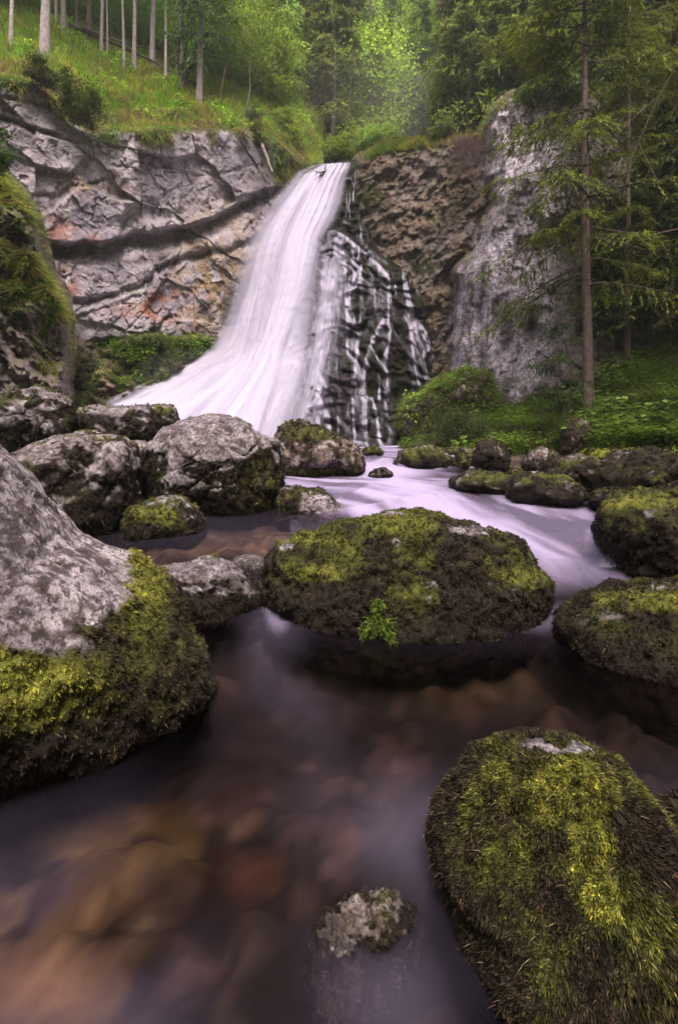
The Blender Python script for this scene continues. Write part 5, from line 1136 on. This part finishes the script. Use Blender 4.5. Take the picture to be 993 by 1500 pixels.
log('fallen_log', 'upper thin grey rail lying above the lower dark one in the grove', [(120, 52, yy(120, 52, .8)), (190, 76, yy(190, 76, .8)), (250, 86, yy(250, 86, .8))], .05, (.20, .16, .14))
log('leaning_snag', 'bare grey dead trunk leaning against the cliff corner by the falls', [(376, 192, 23.3), (388, 222, 23.0), (398, 252, 22.8)], .09, (.28, .23, .22))
log('pole', 'thin reddish upright pole standing on the ledge against the pale cliff', [(288, 516, 20.4), (285, 470, 20.35), (283, 418, 20.3)], .045, (.30, .15, .09), 'pole')
log('driftwood', 'pale stick lying across the water line beside the grassy hummock', [(690, 662, 10.6), (705, 652, 10.5), (722, 640, 10.6)], .03, (.26, .22, .20), 'stick')
log('sapling', 'dark thin dead sapling on the right bank, the taller of two', [(903, 622, 12.2), (905, 600, 12.2), (909, 575, 12.2)], .018, (.05, .035, .035), 'sapling')
log('sapling', 'shorter dead sapling beside the taller dark one', [(896, 618, 12.3), (897, 600, 12.3), (899, 588, 12.3)], .015, (.05, .035, .035), 'sapling')
log('tree_stump', 'short dark tree stump on the right bank', [(940, 616, 12.0), (941, 598, 12.0)], .20, (.06, .045, .04), 'stump')
def multi(name, lb, chains, cat, colr):
    b = P(*chains[0][0][0]); tp = []
    for pts, rad in chains:
        q = np.array([P(*a) for a in pts]).reshape(-1, 3) - b; tp.append(tube(q, np.linspace(rad, rad * .4, len(q)), colr, 6, .2, 1))
    V, T, C = join(tp); tag(link(name, mesh_np(name, V, T, M['bark'], C), loc=b), lb, cat)
multi('snag', 'dark forked branch caught in the white water at the lip', [([(470, 259, 24.3), (476, 250, 24.5), (477, 240, 24.8)], .06), ([(476, 251, 24.4), (468, 253, 24.2), (462, 251, 24.1)], .045), ([(470, 253, 24.2), (467, 261, 24.0)], .035), ([(464, 252, 24.2), (463, 256, 24.0)], .03)], 'branch', (.06, .045, .045))
multi('bare_branch', 'long pale bare branch arching down from the right edge', [([(1010, 60, 12), (960, 150, 12.4), (925, 230, 12.8), (912, 290, 13)], .022), ([(965, 140, 12.4), (935, 165, 12.2), (900, 200, 12.2)], .012), ([(935, 210, 12.7), (960, 260, 12.5), (975, 300, 12.4)], .010)], 'branch', (.30, .24, .17))
multi('bare_branch', 'dead bare branches crossing low at the right edge above the dark hollow', [([(1015, 330, 12), (950, 345, 12.2), (900, 338, 12.3), (855, 330, 12.5)], .018), ([(960, 345, 12.2), (978, 370, 12.1), (985, 388, 12.1)], .010), ([(925, 340, 12.2), (915, 370, 12.1)], .008)], 'branch', (.22, .15, .13))
# fern on the mossy dome
r_ = np.random.default_rng(5); k = 900; b = P(553, 918, 3.02); cV_ = B_['centre'][1]; cx_, cy_ = PX(cV_)
def on_rock(x, y):
    m = np.hypot(cx_ - x, cy_ - y) < 9; q = cV_[m]; return q[np.argmin(q[:, 1])] + (0, -.012, 0)
ctr = np.array([on_rock(*a) for a in [(553, 895), (540, 903), (566, 905), (556, 918), (548, 886), (572, 926), (533, 922), (560, 884), (545, 912), (562, 914)]])
d = unit(rdir(k, r_) + (0, -.6, .35)); p = ctr[r_.integers(len(ctr), size=k)] + r_.normal(0, .018, (k, 3))
V, T, C = blades(p, d, unit(np.cross(d, rdir(k, r_))), .045 * r_.uniform(.5, 1.3, k), .008, np.array([0, 0, -.012]), np.array((.12, .175, .022)) * r_.uniform(.4, 1.5, (k, 1)))
tag(link('fern', mesh_np('fern', V - b, T, M['moss'], C, smooth=False), loc=b), 'small bright green plant growing at the waterline of the wide mossy dome', 'plant')

# drifting spray over the lip and at the foot of the falls, and the hazy valley air
def vol(name, dens, colr=(1, .97, 1)):
    m, n, l = newmat(name); v = N(n, 'ShaderNodeVolumePrincipled'); v.inputs['Density'].default_value = dens; v.inputs['Color'].default_value = (*colr, 1); v.inputs['Anisotropy'].default_value = .2
    out = N(n, 'ShaderNodeOutputMaterial'); l.new(v.outputs[0], out.inputs['Volume']); return m
def mist(px, py, Y, rx, rz, dens):
    V, Fc = ico(4); tag(link('mist', mesh_np('mist', V * (rx, rx * .8, rz), Fc, vol('mist', dens)), loc=P(px, py, Y)), kind='stuff')
mist(570, 190, 32.0, 8.0, 2.6, .008); mist(640, 180, 31.0, 5.0, 2.4, .010)
mist(290, 570, 17.6, 2.4, 1.5, .02)
me = bpy.data.meshes.new('haze'); bm = bmesh.new(); bmesh.ops.create_cube(bm, size=1); bm.to_mesh(me); bm.free(); me.materials.append(vol('haze', .0012, (.98, 1, .96)))
hz = link('haze', me); hz.scale = (620, 620, 96); hz.location = (0, 100, 96 / 2 - 6); hz['kind'] = 'stuff'
